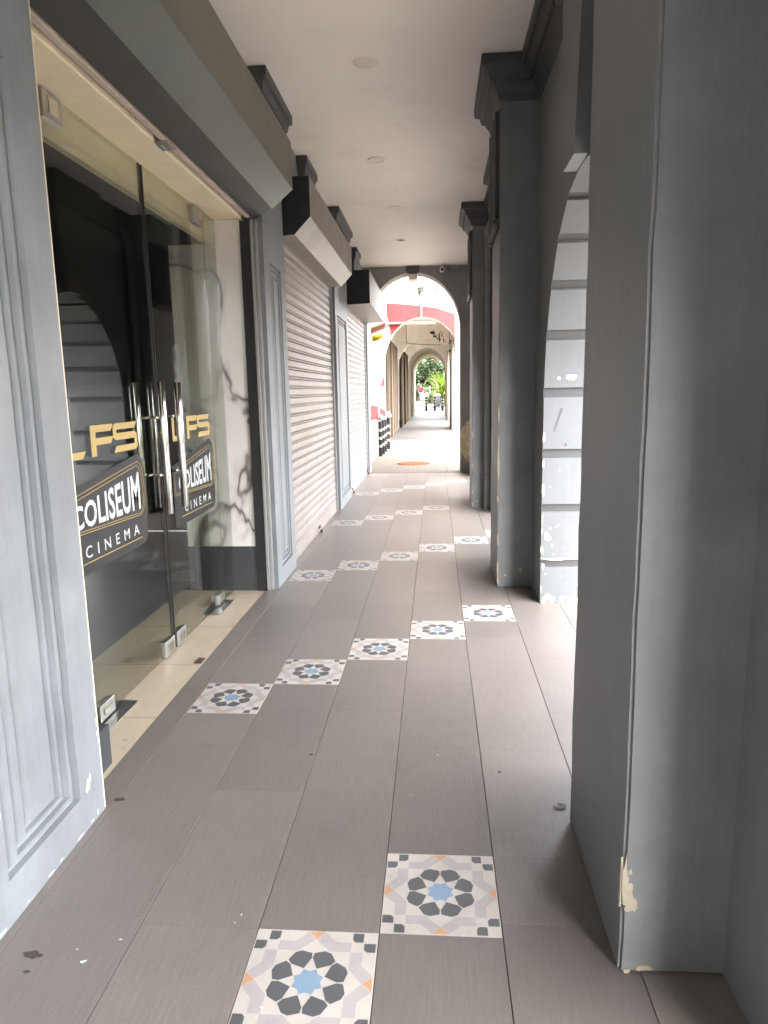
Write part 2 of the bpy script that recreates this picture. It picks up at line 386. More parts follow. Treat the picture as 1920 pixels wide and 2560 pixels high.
# ------------------------------------------------------------------ ground
CH = 3.54                       # ceiling height
XL, XP = -1.23, -1.175          # left wall plane, left pilaster face
XW, XO, XR = .70, 1.38, .445    # street wall inner face, outer face, right pilaster face
def gz(y): return 0 if y < 18.8 else min(.0144 * (y - 18.8), .406)
T = .33; OX = -.4836
def cx(c): return (c + OX) * T
decor = {0: [(-1, -1), (0, 0)], 1: [(c, c) for c in (-3, -2, -1, 0, 1)], 2: [(c, c) for c in (-3, -2, -1, 0, 1, 2)],
         3: [(c, c) for c in (-3, -2, -1, 0)], 4: [(c, c) for c in (-3, -2, -1, 0, 1)]}
def row0(g): return (4.9804 + 6.857 * g) * T
def build_floor():
    mb = MB(); tint = []
    GAP = .0008
    def tile(x0, x1, y0, y1, m, t):
        n0 = len(mb.f); g = GAP; h = .0014
        q = g*.1; hh = h*.05
        top = [(x0+g+h, y0+q+hh, 0), (x1-g-h, y0+q+hh, 0), (x1-g-h, y1-q-hh, 0), (x0+g+h, y1-q-hh, 0)]
        low = [(x0+g, y0+q, -.003), (x1-g, y0+q, -.003), (x1-g, y1-q, -.003), (x0+g, y1-q, -.003)]
        mb.face(top, m)
        for i in range(4):
            mb.face([low[i], low[(i+1) % 4], top[(i+1) % 4], top[i]], m)
        tint.extend([t] * (len(mb.f) - n0))
    def deco(x0, y0):
        # geometric eight-fold cement-tile pattern, u right, v up, on a cream base
        tile(x0, x0+T, y0, y0+T, 1, .5)
        g = .005; s = T - 2*g
        def P(pts, m, z=.0005):
            mb.face([(x0 + g + u*s, y0 + g + v*s, z) for u, v in pts], m); tint.append(.5)
        for a in range(4):
            ca, sa = [(1, 0), (0, 1), (-1, 0), (0, -1)][a]
            def rt(pts): return [(.5 + ca*(u-.5) - sa*(v-.5), .5 + sa*(u-.5) + ca*(v-.5)) for u, v in pts]
            P(rt([(.105, .0), (.195, .0), (.195, .07), (.17, .095), (.105, .095)]), 3)
            P(rt([(.805, .0), (.895, .0), (.895, .095), (.83, .095), (.805, .07)]), 3)
            P(rt([(.20, .10), (.33, .10), (.43, .0), (.497, .08), (.37, .20), (.20, .20)]), 2)
            P(rt([(.80, .10), (.80, .20), (.63, .20), (.503, .08), (.57, .0), (.67, .10)]), 2)
            P(rt([(.435, .0), (.565, .0), (.5, .078)]), 5)
        for q in range(8):
            t = R(22.5 + 45*q); ax = (math.cos(t), math.sin(t)); pr = (-ax[1], ax[0])
            P([(.5 + r*ax[0] + w*pr[0], .5 + r*ax[1] + w*pr[1]) for r, w in ((.135, 0), (.212, -.084), (.262, -.098), (.316, -.028), (.316, .028), (.262, .098), (.212, .084))], 3)
        st = []
        for q in range(16):
            t = R(22.5*q + 22.5); r = .128 if q % 2 == 0 else .098
            st.append((.5 + r*math.cos(t), .5 + r*math.sin(t)))
        P(st, 4)
    mb.face([(-1.6, -6, -.0035), (1.38, -6, -.0035), (1.38, 12.36, -.0035), (-1.6, 12.36, -.0035)], 6); tint.append(.5)
    for c in range(-4, 5):
        x0, x1 = cx(c), cx(c+1)
        if c == -4: x0, x1 = -1.268, cx(-3)
        if c == 4: x1 = 1.378
        ys = [-6.0]
        stops = []
        if -4 < c < 4:
            for g in range(-2, 6):
                off = c if abs(c) < 4 else 0
                y = row0(g) + off * T
                if (c, off) in decor.get(g, []): stops.append((y, 'd'))
                else: stops.append((y, 'n'))
        else:
            stops = [(row0(g) + (.4 if c < 0 else .9), 'n') for g in range(-2, 6)]
        y = -6.0
        segs = []
        for ys_, kind in stops:
            if ys_ <= y: continue
            yy = y
            while ys_ - yy > .70:
                segs.append((yy, yy + .66, 'n')); yy += .66
            segs.append((yy, ys_, 'n')); y = ys_
            if kind == 'd': segs.append((y, y + T, 'd')); y += T
        while y < 12.36:
            segs.append((y, min(y + .66, 12.36), 'n')); y += .66
        for a, b, kind in segs:
            if a >= 12.36: continue
            b = min(b, 12.36)
            if b - a < .02: continue
            if kind == 'd': deco(x0, a)
            else: tile(x0, x1, a, b, 0, random.random())
    o = mb.build('floor', [M['floor'], M['t_cream'], M['t_grey'], M['t_dark'], M['t_blue'], M['t_or'], M['grout']], recalc=False)
    at = o.data.attributes.new('tint', 'FLOAT', 'FACE'); at.data.foreach_set('value', tint)
    o['kind'] = 'structure'
build_floor()
def struct(mb, name, mat):
    o = mb.build(name, mat); o['kind'] = 'structure'; return o
g = MB()
g.face([(-600, -600, -.35), (600, -600, -.35), (600, 900, -.35), (-600, 900, -.35)])
struct(g, 'ground', M['soil'])
g = MB(); g.box(1.381, 2.8, -30, 60, -.3, -.02); struct(g, 'pavement', M['pave'])
g = MB(); g.box(2.8, 14, -30, 60, -.3, -.15); struct(g, 'road', M['asphalt'])
g = MB(); g.box(-1.45, 1.145, 12.364, 18.8, -.3, -.012); struct(g, 'alley', M['alley'])
g = MB()
ys = [18.8 + i*.6 for i in range(37)]
for a, b in zip(ys, ys[1:]): g.face([(-1.6, a, gz(a)), (1.3, a, gz(a)), (1.3, b, gz(b)), (-1.6, b, gz(b))])
g.face([(-1.6, 18.8, 0), (1.3, 18.8, 0), (1.3, 18.8, -.3), (-1.6, 18.8, -.3)])
struct(g, 'walkway', M['walk2'])
g = MB()
ys = [40.404, 44, 47.2, 60, 140]
for a, b in zip(ys, ys[1:]): g.face([(-40, a, gz(a)), (40, a, gz(a)), (40, b, gz(b)), (-40, b, gz(b))])
g.face([(-40, 40.404, gz(40.404)), (40, 40.404, gz(40.404)), (40, 40.404, -.35), (-40, 40.404, -.35)])
struct(g, 'plaza', M['plaza'])
g = MB(); g.box(-1.235, .705, -6, 12.4, CH, CH + .1); struct(g, 'ceiling', M['ceil'])
# ------------------------------------------------------------------ street wall: arches and pillars
PC = [-5.15, -1.65, 1.86, 5.325, 8.85, 12.4]      # pier centres
def arch_profile(c, a, b, zs, z0=0.0, groove=True, nseg=28):
    """points along jamb - arch - jamb: list of (y, z, is_groove, point)"""
    def pt(t):   # t in metres up the jamb (t<0 branch handled by mirror), or angle
        return None
    keys = []
    jam = [(.254, .304), (.631, .682), (.987, 1.046)]
    ang = [(1.5, 4.6), (19.8, 23.2), (36.2, 39.6), (52.5, 56), (69.5, 73)]
    half = []                   # (y offset, z, groove)
    edge = 1.5e-3
    def jp(z): return (a, z)
    def ap(d): return (a*math.cos(R(d)), zs + b*math.sin(R(d)))
    seq = [(jp(z0), 0)]
    if groove:
        for z1, z2 in jam:
            seq += [(jp(z1), 0), (jp(z1), 1), (jp(z2), 1), (jp(z2), 0)]
    d = 0; seq.append((jp(zs), 0))
    marks = []
    for d1, d2 in (ang if groove else []):
        marks += [(d1, 0), (d1, 1), (d2, 1), (d2, 0)]
    full = []
    dd = [3*i for i in range(1, 30)]
    for x in dd:
        if groove and any(d1 <= x <= d2 for d1, d2 in ang): continue
        full.append((x, 0))
    full = sorted(full + marks, key=lambda q: (q[0],))
    # keep the order of the four marks of every groove
    out = []
    for q in sorted({x for x, _ in full}):
        ms = [m for m in (marks if groove else []) if m[0] == q]
        out += ms if ms else [(q, 0)]
    for q, gflag in out: seq.append((ap(q), gflag))
    seq.append((ap(90), 0))
    def dep(p, gflag):
        (dy, z) = p
        if not gflag: return (dy, z)
        if z <= zs: return (dy + .02, z)
        n = Vector((dy/(a*a), (z - zs)/(b*b))).normalized(); return (dy + n.x*.02, z + n.y*.02)
    half = [(dep(p, f), f) for p, f in seq]
    left = [((c - p[0], p[1]), f) for p, f in half]
    right = [((c + p[0], p[1]), f) for p, f in half[::-1][1:]]
    return left + right, half
def wall_with_arch(mb, prof, c, zs, u0, u1, ztop, w0, w1, axis, m_face=0, m_rev=1, m_gr=2, z0=0.0, m_back=None):
    """a thick wall u0..u1 x z0..ztop between depth w0 (front) and w1 with an arched opening"""
    def P(u, z, w): return (w, u, z) if axis == 'x' else (u, w, z)
    def outer(p):
        u, z = p
        if z <= zs: return (u0 if u < c else u1, z)
        du, dz = u - c, z - zs
        ts = []
        if abs(du) > 1e-6: ts.append(((u1 if du > 0 else u0) - c) / du)
        if dz > 1e-6: ts.append((ztop - zs) / dz)
        t = min(ts); return (c + du*t, zs + dz*t)
    pts = [p for p, f in prof]; fl = [f for p, f in prof]
    ou = [outer(p) for p in pts]
    for i in range(len(pts)-1):
        p, q, po, qo = pts[i], pts[i+1], ou[i], ou[i+1]
        poly = [p, q, qo]
        # corner of the rectangle between the two rays
        for cu in (u0, u1):
            if (abs(po[0]-cu) < 1e-6) != (abs(qo[0]-cu) < 1e-6) and (abs(po[1]-ztop) < 1e-6 or abs(qo[1]-ztop) < 1e-6):
                if abs(po[0]-qo[0]) > 1e-6 and abs(po[1]-qo[1]) > 1e-6:
                    poly.append((cu, ztop))
        poly.append(po)
        for w, mm in ((w0, m_face), (w1, m_face if m_back is None else m_back)):
            mb.face([P(*x, w) for x in poly], mm)
        mb.face([P(*p, w0), P(*q, w0), P(*q, w1), P(*p, w1)], m_gr if (fl[i] and fl[i+1]) else m_rev)
    mb.face([P(u0, z0, w0), P(u0, ztop, w0), P(u0, ztop, w1), P(u0, z0, w1)], m_face)
    mb.face([P(u1, z0, w0), P(u1, ztop, w0), P(u1, ztop, w1), P(u1, z0, w1)], m_face)
    mb.face([P(u0, ztop, w0), P(u1, ztop, w0), P(u1, ztop, w1), P(u0, ztop, w1)], m_face)
CORN = [(0, 3.30), (.022, 3.315), (.030, 3.345), (.055, 3.385), (.062, 3.405), (.082, 3.405), (.100, 3.455), (.112, 3.47), (.128, 3.47), (.138, 3.485), (.138, 3.538), (0, 3.538)]
CNT = [0]
def lift():
    CNT[0] = (CNT[0] + 1) % 40; return CNT[0] * 2.5e-5
def chips_x(mb, x, spots, n=9):   # flakes on a plane of constant x (y,z), facing -x
    for (y, z, ry, rz) in spots:
        p = blob((y, z), ry, rz, n); mb.extrude(p, 'x', x - lift(), x + .004 + lift())
def chips_y(mb, y, spots, n=9):   # flakes on a plane of constant y (x,z), facing -y
    for (x, z, rx, rz) in spots:
        p = blob((x, z), rx, rz, n); mb.extrude(p, 'y', y - lift(), y + .004 + lift())
arch_labels = ['grey street arch wall beside the nearest grey pillar at the right picture edge',
               'grey street arch wall with pale grooved blocks between the nearest and second pillars',
               'grey street arch wall between the second pillar and the drainpipe pillar',
               'grey street arch wall between the drainpipe pillar and the end wall']
for i in range(5):
    y0, y1 = PC[i], PC[i+1]
    if i == 4: y1 = 12.395
    c = {1: .10, 2: 3.575, 3: 7.085, 4: 10.62}.get(i, (y0+y1)/2)
    if i == 0: continue
    prof, half = arch_profile(c, 1.04, 1.13, 1.35)
    mb = MB(); wall_with_arch(mb, prof, c, 1.35, y0 + .001, y1 - .001, CH, XW, XO, 'x')
    th = empty('arch_wall', (XW, c, 0), arch_labels[i-1], 'wall', 'street arch walls along the arcade')
    mb.build('masonry', [M['grey'], M['block'], M['groove']], th)
    # keystone
    kb = MB()
    def key(x, dz=0): return [(c-.135, 2.483), (c+.135, 2.483), (c+.30, CH-.003), (c-.30, CH-.003)]
    A = [(XW-.065, y, z) for y, z in key(0)]; B = [(XW+.012, y, z) for y, z in key(0)]
    kb.face(A); kb.face(B)
    for q in range(4): kb.face([A[q], A[(q+1) % 4], B[(q+1) % 4], B[q]])
    kb.build('keystone', M['grey'], th, bevel=.006)
    # cornice between pillar and keystone cap
    a0 = PC[i] + .34; a1 = PC[i+1] - .34 if i < 4 else 12.39
    cb = MB()
    sweep(cb, [(XW, a1), (XW, c + .30), (XW - .065, c + .30), (XW - .065, c - .30), (XW, c - .30), (XW, a0)][::-1], CORN)
    cb.build('cornice', M['dark'], th)
    if i == 2:
        fb = MB()
        chips_y(fb, c + 1.028, [(.79, 1.50, .012, .010), (.86, 1.505, .032, .024), (.885, 1.51, .02, .012)])
        chips_y(fb, c + 1.04 - .0015, [(.715, .26, .012, .02), (.80, .308, .10, .008), (.90, .312, .05, .007), (.745, .45, .02, .02), (.73, .47, .012, .03), (.775, .40, .008, .012), (.76, .52, .010, .008), (.80, .53, .009, .007)])
        chips_y(fb, c + 1.04 - .0015, [(.71 + .26*random.random(), random.uniform(.0, .05), random.uniform(.006, .02), random.uniform(.006, .02)) for _ in range(26)])
        chips_y(fb, c + 1.04 - .0015, [(.71 + .26*random.random(), random.uniform(.05, 1.0), random.uniform(.003, .007), random.uniform(.004, .009)) for _ in range(16)])
        chips_y(fb, c + 1.04 - .0015, [(.705, z, random.uniform(.004, .011), random.uniform(.02, .05)) for z in (.1, .37, .5, .58, .78, .95, 1.12)])
        fb.build('bare_plaster', M['chip'], th)
        sb = MB()
        sb.extrude([(.765, 1.16), (.772, 1.155), (.80, 1.24), (.822, 1.30), (.818, 1.312), (.806, 1.308), (.79, 1.255), (.775, 1.20)], 'y', c + 1.04 - .0012, c + 1.045)
        sb.extrude(blob((.845, 1.075), .008, .014), 'y', c + 1.04 - .0012, c + 1.045)
        sb.build('scuff_mark', M['dark'], th)
def flutes(th, yc):
    """raised fluted panel under the capital on the corridor face"""
    fb = MB(); z0, z1 = 2.60, 3.28
    ya, yb = yc - .27, yc + .30
    fb.box(XR - .008, XR + .01, ya, yb, z0 - .02, z1)
    for j in range(4):
        y = ya + .045 + j*.155
        fb.box(XR - .032, XR - .0085, y, y + .06, z0 - .03*j + .0, z1 - .004)
    fb.box(XR - .034, XR - .009, ya + .005, yb - .002, z0 - .075, z0 - .032)
    fb.build('fluted_panel', M['dark'], th, bevel=.004)
pil_labels = ['nearest and largest grey pillar with chipped corner at right foreground',
              'second grey pillar with dark moulded capital beside the pale grooved arch jamb',
              'third grey pillar carrying the drainpipe farther along the corridor']
for i, yc in ((2, 1.86), (3, 5.325), (4, 8.85)):
    th = empty('pillar', (XR + .12, yc, 0), pil_labels[i-2], 'pillar', 'grey pillars along the street side')
    rough_box('shaft', M['grey'], (XR, XW + .012, yc - .312, yc + .318, -.004, CH - .004), th, seed=i)
    cb = MB()
    sweep(cb, [(XW - .001, yc - .315), (XR, yc - .315), (XR, yc + .321), (XW - .001, yc + .321)], [(o*.98, z) for o, z in CORN])
    # orient outwards: path reversed keeps the corridor on the left
    cb.build('capital', M['dark'], th)
    flutes(th, yc)
    fb = MB(); random.seed(20 + i)
    if i == 2:
        yn = yc - .3145
        chips_y(fb, yn, [(XR + .006, .262, .007, .05), (XR + .012, .232, .012, .02), (XR + .020, .195, .016, .022), (XR + .010, .215, .010, .03), (XR + .024, .182, .014, .010), (XR + .018, .28, .004, .010), (XR + .062, .016, .016, .006), (XR + .048, .012, .008, .005), (XR + .02, .006, .010, .005)])
        chips_x(fb, XR - .0035, [(yc - .306, .225, .006, .05), (yc - .303, .20, .008, .02), (yc - .308, .29, .004, .02)])
    else:
        yn = yc - .3145
        for z, hz in ((.05, .03), (.13, .05), (.33, .02), (.37, .03), (.66, .02), (.74, .05), (.88, .09), (.93, .05), (1.02, .10), (1.24, .035), (1.28, .05)) if i == 3 else ((.05, .02), (.20, .02), (.52, .03), (.9, .04)):
            chips_y(fb, yn, [(XR + random.uniform(.001, .006), z, random.uniform(.003, .007), hz)])
        chips_y(fb, yn, [(XR + .17, .13, .010, .02), (XR + .06, .09, .01, .01)])
    fb.build('bare_plaster', M['chip'], th)
# drainpipe on the third pillar
th = empty('drainpipe', (.60, 8.44, 0), 'grey painted drainpipe with elbow running up the third pillar', 'pipe')
pb = MB(); px, py = .625, 8.43
pb.tube([(px, py, -.003), (px, py, 3.18)], .042, 20); pb.build('downpipe', M['pipe'], th, smooth=True).data.set_sharp_from_angle(angle=R(50))
eb = MB(); eb.tube([(px, py, 3.16), (px, py, 3.22), (px + .02, py - .02, 3.29), (px + .05, py - .05, 3.35), (px + .055, py - .09, 3.42), (px + .055, py - .11, 3.535)], .049, 20)
eb.build('elbow', M['pipe'], th, smooth=True)
for za, zb_ in ((.40, .43), (3.10, 3.17)):
    kb = MB(); kb.tube([(px, py, za), (px, py, zb_)], .0485, 20); kb.build('collar', M['pipe'], th, smooth=True)
# ------------------------------------------------------------------ end wall with arch
c, a, b, zs = -.37, .81, .94, 2.5
prof, half = arch_profile(c, a, b, zs, groove=False)
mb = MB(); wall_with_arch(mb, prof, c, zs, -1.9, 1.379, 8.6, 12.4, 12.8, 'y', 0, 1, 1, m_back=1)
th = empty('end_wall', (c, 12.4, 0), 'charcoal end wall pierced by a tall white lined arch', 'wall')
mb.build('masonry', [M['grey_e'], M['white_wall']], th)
kb = MB()
kb.extrude([(c - .115, CH - .002), (c + .115, CH - .002), (c + .085, 3.41), (c - .085, 3.41)], 'y', 12.33, 12.402)
ks = kb.build('keystone', M['dark'], th, bevel=.004)
kb = MB()
kb.extrude([(c - .082, 3.45), (c + .082, 3.45), (c + .068, 3.325), (c - .068, 3.325)], 'y', 12.41, 12.78)
sub(kb.build('keystone_foot', M['arc2'], th), ks)
fb = MB(); random.seed(4)
out = [(.4425, .002), (.4425, .74), (.47, .78), (.475, .83), (.50, .80), (.52, .86), (.55, .89), (.60, .93), (.66, .9), (.69, .7), (.69, .2), (.6, .17), (.565, .20), (.545, .17), (.52, .22), (.50, .30), (.47, .33), (.455, .25), (.4425, .2)]
fb.extrude(out[1:], 'y', 12.396, 12.402); fb.build('bare_plaster', M['ochre'], th)
th = empty('security_camera', (.13, 12.39, 3.5), 'small white security camera under the ceiling above the end arch', 'camera')
x, y = .13, 12.30
sb = MB(); sb.lathe([(0, 3.538), (.045, 3.538), (.045, 3.52), (.02, 3.515), (.012, 3.50), (.012, 3.47)], (x, y, 0)); sb.tube([(x, y, 3.50), (x, y - .01, 3.455)], .012)
sb.build('bracket', M['plastic_w'], th, smooth=True)
sb = MB(); sb.tube([(x, y + .05, 3.45), (x, y + .02, 3.45), (x, y - .06, 3.445), (x, y - .065, 3.445)], [.03, .042, .042, .036], 20); hs_ = sb.build('housing', M['plastic_w'], th, smooth=True)
sb = MB(); sb.tube([(x, y - .062, 3.445), (x, y - .072, 3.4445)], .024, 20); sub(sb.build('lens', M['lens'], th), hs_)
cb = MB(); cb.tube([(.24, 12.39, 3.5), (.24, 12.385, 3.46), (.26, 12.385, 3.452), (.45, 12.385, 3.45)], .004, 6)
cb.tube([(.45, 12.385, 3.452), (.45, 12.385, 3.50)], .004, 6)
tag(settle(cb.build('cable', M['cable']), (.24, 12.39, 3.45)), 'thin dark cable stapled beside the security camera', 'cable')
# ------------------------------------------------------------------ left shop wall, pilasters
th = empty('shop_wall', (XL, 6, 0), 'grey shopfront wall above and between the doorway and roller shutters', 'wall')
wb = MB()
wb.box(-1.60, XL, -6, 2.165, 0, CH - .002)          # behind near pilaster and the camera
wb.box(-1.48, XL, 2.165, 4.93, 2.72, CH - .002)     # over the doorway
wb.box(-1.60, XL, 5.0, 5.90, 0, CH - .002)
wb.box(-1.60, XL, 5.90, 8.44, 2.72, CH - .002)
wb.box(-1.60, XL, 8.44, 9.74, 0, CH - .002)
wb.box(-1.60, XL, 9.74, 12.3, 2.70, CH - .002)
wb.box(-1.60, XL, 12.3, 12.398, 0, CH - .002)
wb.build('masonry', M['grey_b'], th)
for yk in (6.90, 10.95):
    kb = MB(); kb.extrude([(yk - .19, 3.12), (yk + .19, 3.12), (yk + .23, 3.40), (yk - .23, 3.40)], 'x', XL - .01, XL + .035)
    sweep(kb, [(XL, yk + .23), (XL + .035, yk + .23), (XL + .035, yk - .23), (XL, yk - .23)], [(-o*.0 + o*.45, z) for o, z in CORN])
    kb.build('keystone', M['dark'], th)
def pilaster(y0, y1, label, ptop=2.36, seed=0, wide=False):
    th = empty('wall_pilaster', (XP, (y0+y1)/2, 0), label, 'pilaster', 'grey pilasters along the shop side')
    mb = MB()
    ins = [(.0, 0), (.150, 0), (.154, -.020), (.170, -.024), (.184, -.006), (.203, -.005), (.207, -.022), (.222, -.026), (.238, -.008), (.253, -.007), (.257, -.020), (.270, -.022), (.285, -.004)]
    loops = []
    zb, zt = 0.0, CH - .004
    for q, (d, h) in enumerate(ins):
        dz = d * .72
        if q == 0: r_ = (y0, y1, zb, zt)
        else: r_ = (y0 + d, y1 - d, zb + .02 + dz, ptop - (dz - .108))
        n = 26; lp = []
        ya, yb, za, zt_ = r_
        for s in range(4):
            A = [(ya, za), (yb, za), (yb, zt_), (ya, zt_)][s]; B = [(yb, za), (yb, zt_), (ya, zt_), (ya, za)][s]
            m_ = 24 if s % 2 else 5
            for j in range(m_):
                t = j / m_; yy, zz = A[0] + (B[0]-A[0])*t, A[1] + (B[1]-A[1])*t
                w = noise.noise(Vector((yy*7, zz*7, seed + 3.1))) * .004 + noise.noise(Vector((yy*2, zz*2.3, seed))) * .004
                if q == 0: w = 0
                lp.append((XP + h + w*.25, yy + w, zz + w))
        loops.append(lp)
    L = len(loops[0])
    ids = [[mb.vert(p) for p in lp] for lp in loops]
    for A, B in zip(ids, ids[1:]):
        for j in range(L):
            mb.f.append([A[j], A[(j+1) % L], B[(j+1) % L], B[j]]); mb.m.append(0)
    # centre field as strips
    last = ids[-1]; nb, ns = 5, 24
    for j in range(ns):
        rgt = [last[nb + j], last[(nb + j + 1)]]
        l0 = last[(2*nb + ns + (ns - j)) % L]; l1 = last[2*nb + ns + (ns - j - 1)]
        if j == 0: pass
        mb.f.append([l0, rgt[0], rgt[1], l1]); mb.m.append(0)
    for s_ in ((y0, -1), (y1, 1)):
        mb.face([(XP, s_[0], 0), (XP, s_[0], zt), (XL - .04, s_[0], zt), (XL - .04, s_[0], 0)])
    mb.build('shaft', M['grey_b'], th)
    cb = MB()
    sweep(cb, [(XL, y1), (XP, y1), (XP, y0), (XL, y0)], [(o*.66, z) for o, z in CORN])
    cb.build('capital', M['dark'], th)
    return th
p1 = pilaster(1.48, 2.17, 'blue grey pilaster with scuffed panel at the left foreground edge', seed=1)
p2 = pilaster(4.96, 5.64, 'grey panelled pilaster between the glass doors and the first shutter', seed=2)
p3 = pilaster(8.46, 9.64, 'wide grey pilaster between the two closed roller shutters', seed=3)
random.seed(11)
fb = MB()
for (y, z, ry, rz) in [(2.075, .150, .012, .022), (2.062, .138, .010, .012), (2.09, .165, .005, .014), (2.163, .33, .005, .018), (2.160, .29, .006, .010), (2.164, .26, .003, .012), (2.163, .42, .003, .02), (1.62, .33, .005, .010), (1.70, .010, .006, .004), (1.82, .008, .02, .004), (1.88, .012, .008, .004), (2.0, .008, .02, .004), (2.08, .012, .010, .005), (2.12, .02, .006, .010), (2.166, .62, .002, .02), (2.166, .9, .002, .03), (1.58, .012, .02, .005)]:
    fb.extrude(blob((y, z), ry, rz, 11), 'x', XP - .004 - lift(), XP + .0012 + lift())
fb.build('bare_plaster', M['chip_w'], p1)
fb = MB()   # worn, smeared bottom moulding
for j in range(0):
    y = 1.76 + j*.036; fb.extrude(blob((y, .185 + random.uniform(-.012, .012)), .045, .018, 11), 'x', XP - .02 - lift(), XP + .0003 + lift())

# ------------------------------------------------------------------ doorway with glass doors
th = empty('doorway', (-1.40, 3.55, 0), 'recessed cinema doorway with marble return wall and cream soffit', 'doorway')
mb = MB(); mb.box(-1.90, -1.268, 2.17, 4.918, -.2, -.001)
mb.build('threshold', M['beige'], th)
mb = MB(); mb.box(-5, -1.901, .6, 7.2, -.2, -.002); mb.build('interior_floor', M['skirt'], th)  # dark tile, gloom of the unlit lobby put into the floor colour
mb = MB(); mb.box(-1.83, -1.297, 4.918, 5.25, .335, 2.612); mb.build('marble_wall', M['marble'], th)
mb = MB(); mb.box(-1.832, -1.295, 4.914, 5.25, 0, .335); mb.build('skirting', M['skirt'], th)
mb = MB(); mb.box(-1.83, -1.305, 2.17, 4.917, 2.612, 2.71); mb.box(-1.575, -1.53, 2.175, 4.916, 2.455, 2.611)
mb.build('soffit', M['cream'], th, bevel=.006)
mb = MB(); mb.box(-1.55, -1.178, 2.172, 2.182, 0, 2.60); mb.build('jamb_edge', M['cream'], th)
mb = MB(); mb.box(-1.30, -1.285, 2.184, 2.20, .0, 2.6); mb.box(-1.32, -1.25, 4.905, 4.95, 0, 2.60); mb.build('shutter_channel', M['black'], th)
mb = MB(); mb.box(-1.303, -1.236, 2.185, 4.90, 2.665, 2.699); mb.build('shutter_slot', M['black'], th)  # black filler box standing for the shade inside the slot
mb = MB(); mb.box(-1.249, -1.228, 4.90, 4.955, 0, 2.60); mb.box(-1.226, -1.205, 4.925, 4.957, 0, 2.60); mb.build('guide_rail', M['rail'], th, bevel=.003)
mb = MB()
mb.face([(-5, .6, 2.7), (-5, 7.2, 2.7), (-5, 7.2, 0), (-5, .6, 0)]); mb.face([(-5, .6, 0), (-1.60, .6, 0), (-1.60, .6, 2.7), (-5, .6, 2.7)])
mb.face([(-5, 7.2, 0), (-1.60, 7.2, 0), (-1.60, 7.2, 2.7), (-5, 7.2, 2.7)]); mb.face([(-5, .6, 2.7), (-1.5, .6, 2.7), (-1.5, 7.2, 2.7), (-5, 7.2, 2.7)])
mb.box(-4.99, -1.577, .61, 4.915, 2.458, 2.609)
mb.build('interior_wall', M['black'], th)  # black walls and ceiling, darkness of the unlit lobby put into colour
mb = MB(); mb.box(-1.545, -1.425, 2.70, 3.03, .0005, .004); mb.box(-1.545, -1.43, 4.33, 4.66, .0005, .004); mb.build('floor_plate', M['steel_b'], th)
mb = MB(); mb.box(-1.315, -1.275, 3.50, 3.57, .0005, .006); mb.tube([(-1.295, 3.535, .004), (-1.295, 3.535, .010)], .013, 12); mb.build('floor_socket', M['iron'], th)
mb = MB(); mb.box(-1.335, -1.288, 2.385, 2.47, .0, .17); mb.build('corner_guard', M['skirt'], th, bevel=.004)
GX = -1.5
def pane(mb, y0, y1, z0, z1, gx=GX): mb.box(gx - .006, gx + .006, y0, y1, z0, z1)
for y0, y1, lb in ((2.19, 2.765, 'narrow fixed glass panel behind the left foreground pilaster'), (4.672, 4.910, 'narrow fixed glass panel beside the marble return wall')):
    o = MB(); pane(o, y0, y1, .006, 2.608); o = settle(o.build('glass_panel', M['glass']), (GX, y0, 0)); tag(o, lb, 'glass panel', 'fixed glass side panels')
LFSpolys = {  # u across, v up (unit heights), slanted block lettering
 'L': [[(0, 1), (.13, 1), (.13, .22), (.72, .22), (.62, 0), (0, 0)]],
 'F': [[(0, 1), (.82, 1), (.72, .77), (.17, .77), (.17, .58), (.80, .58), (.70, .35), (.17, .35), (.17, 0), (0, 0)]],
 'S': [[(.10, 1), (.95, 1), (.85, .78), (.16, .78), (.12, .74), (.12, .66), (.85, .66), (.95, .56), (.95, .10), (.85, 0), (.0, 0), (.10, .22), (.80, .22), (.83, .26), (.83, .42), (.10, .42), (0, .52), (0, .90)]]}
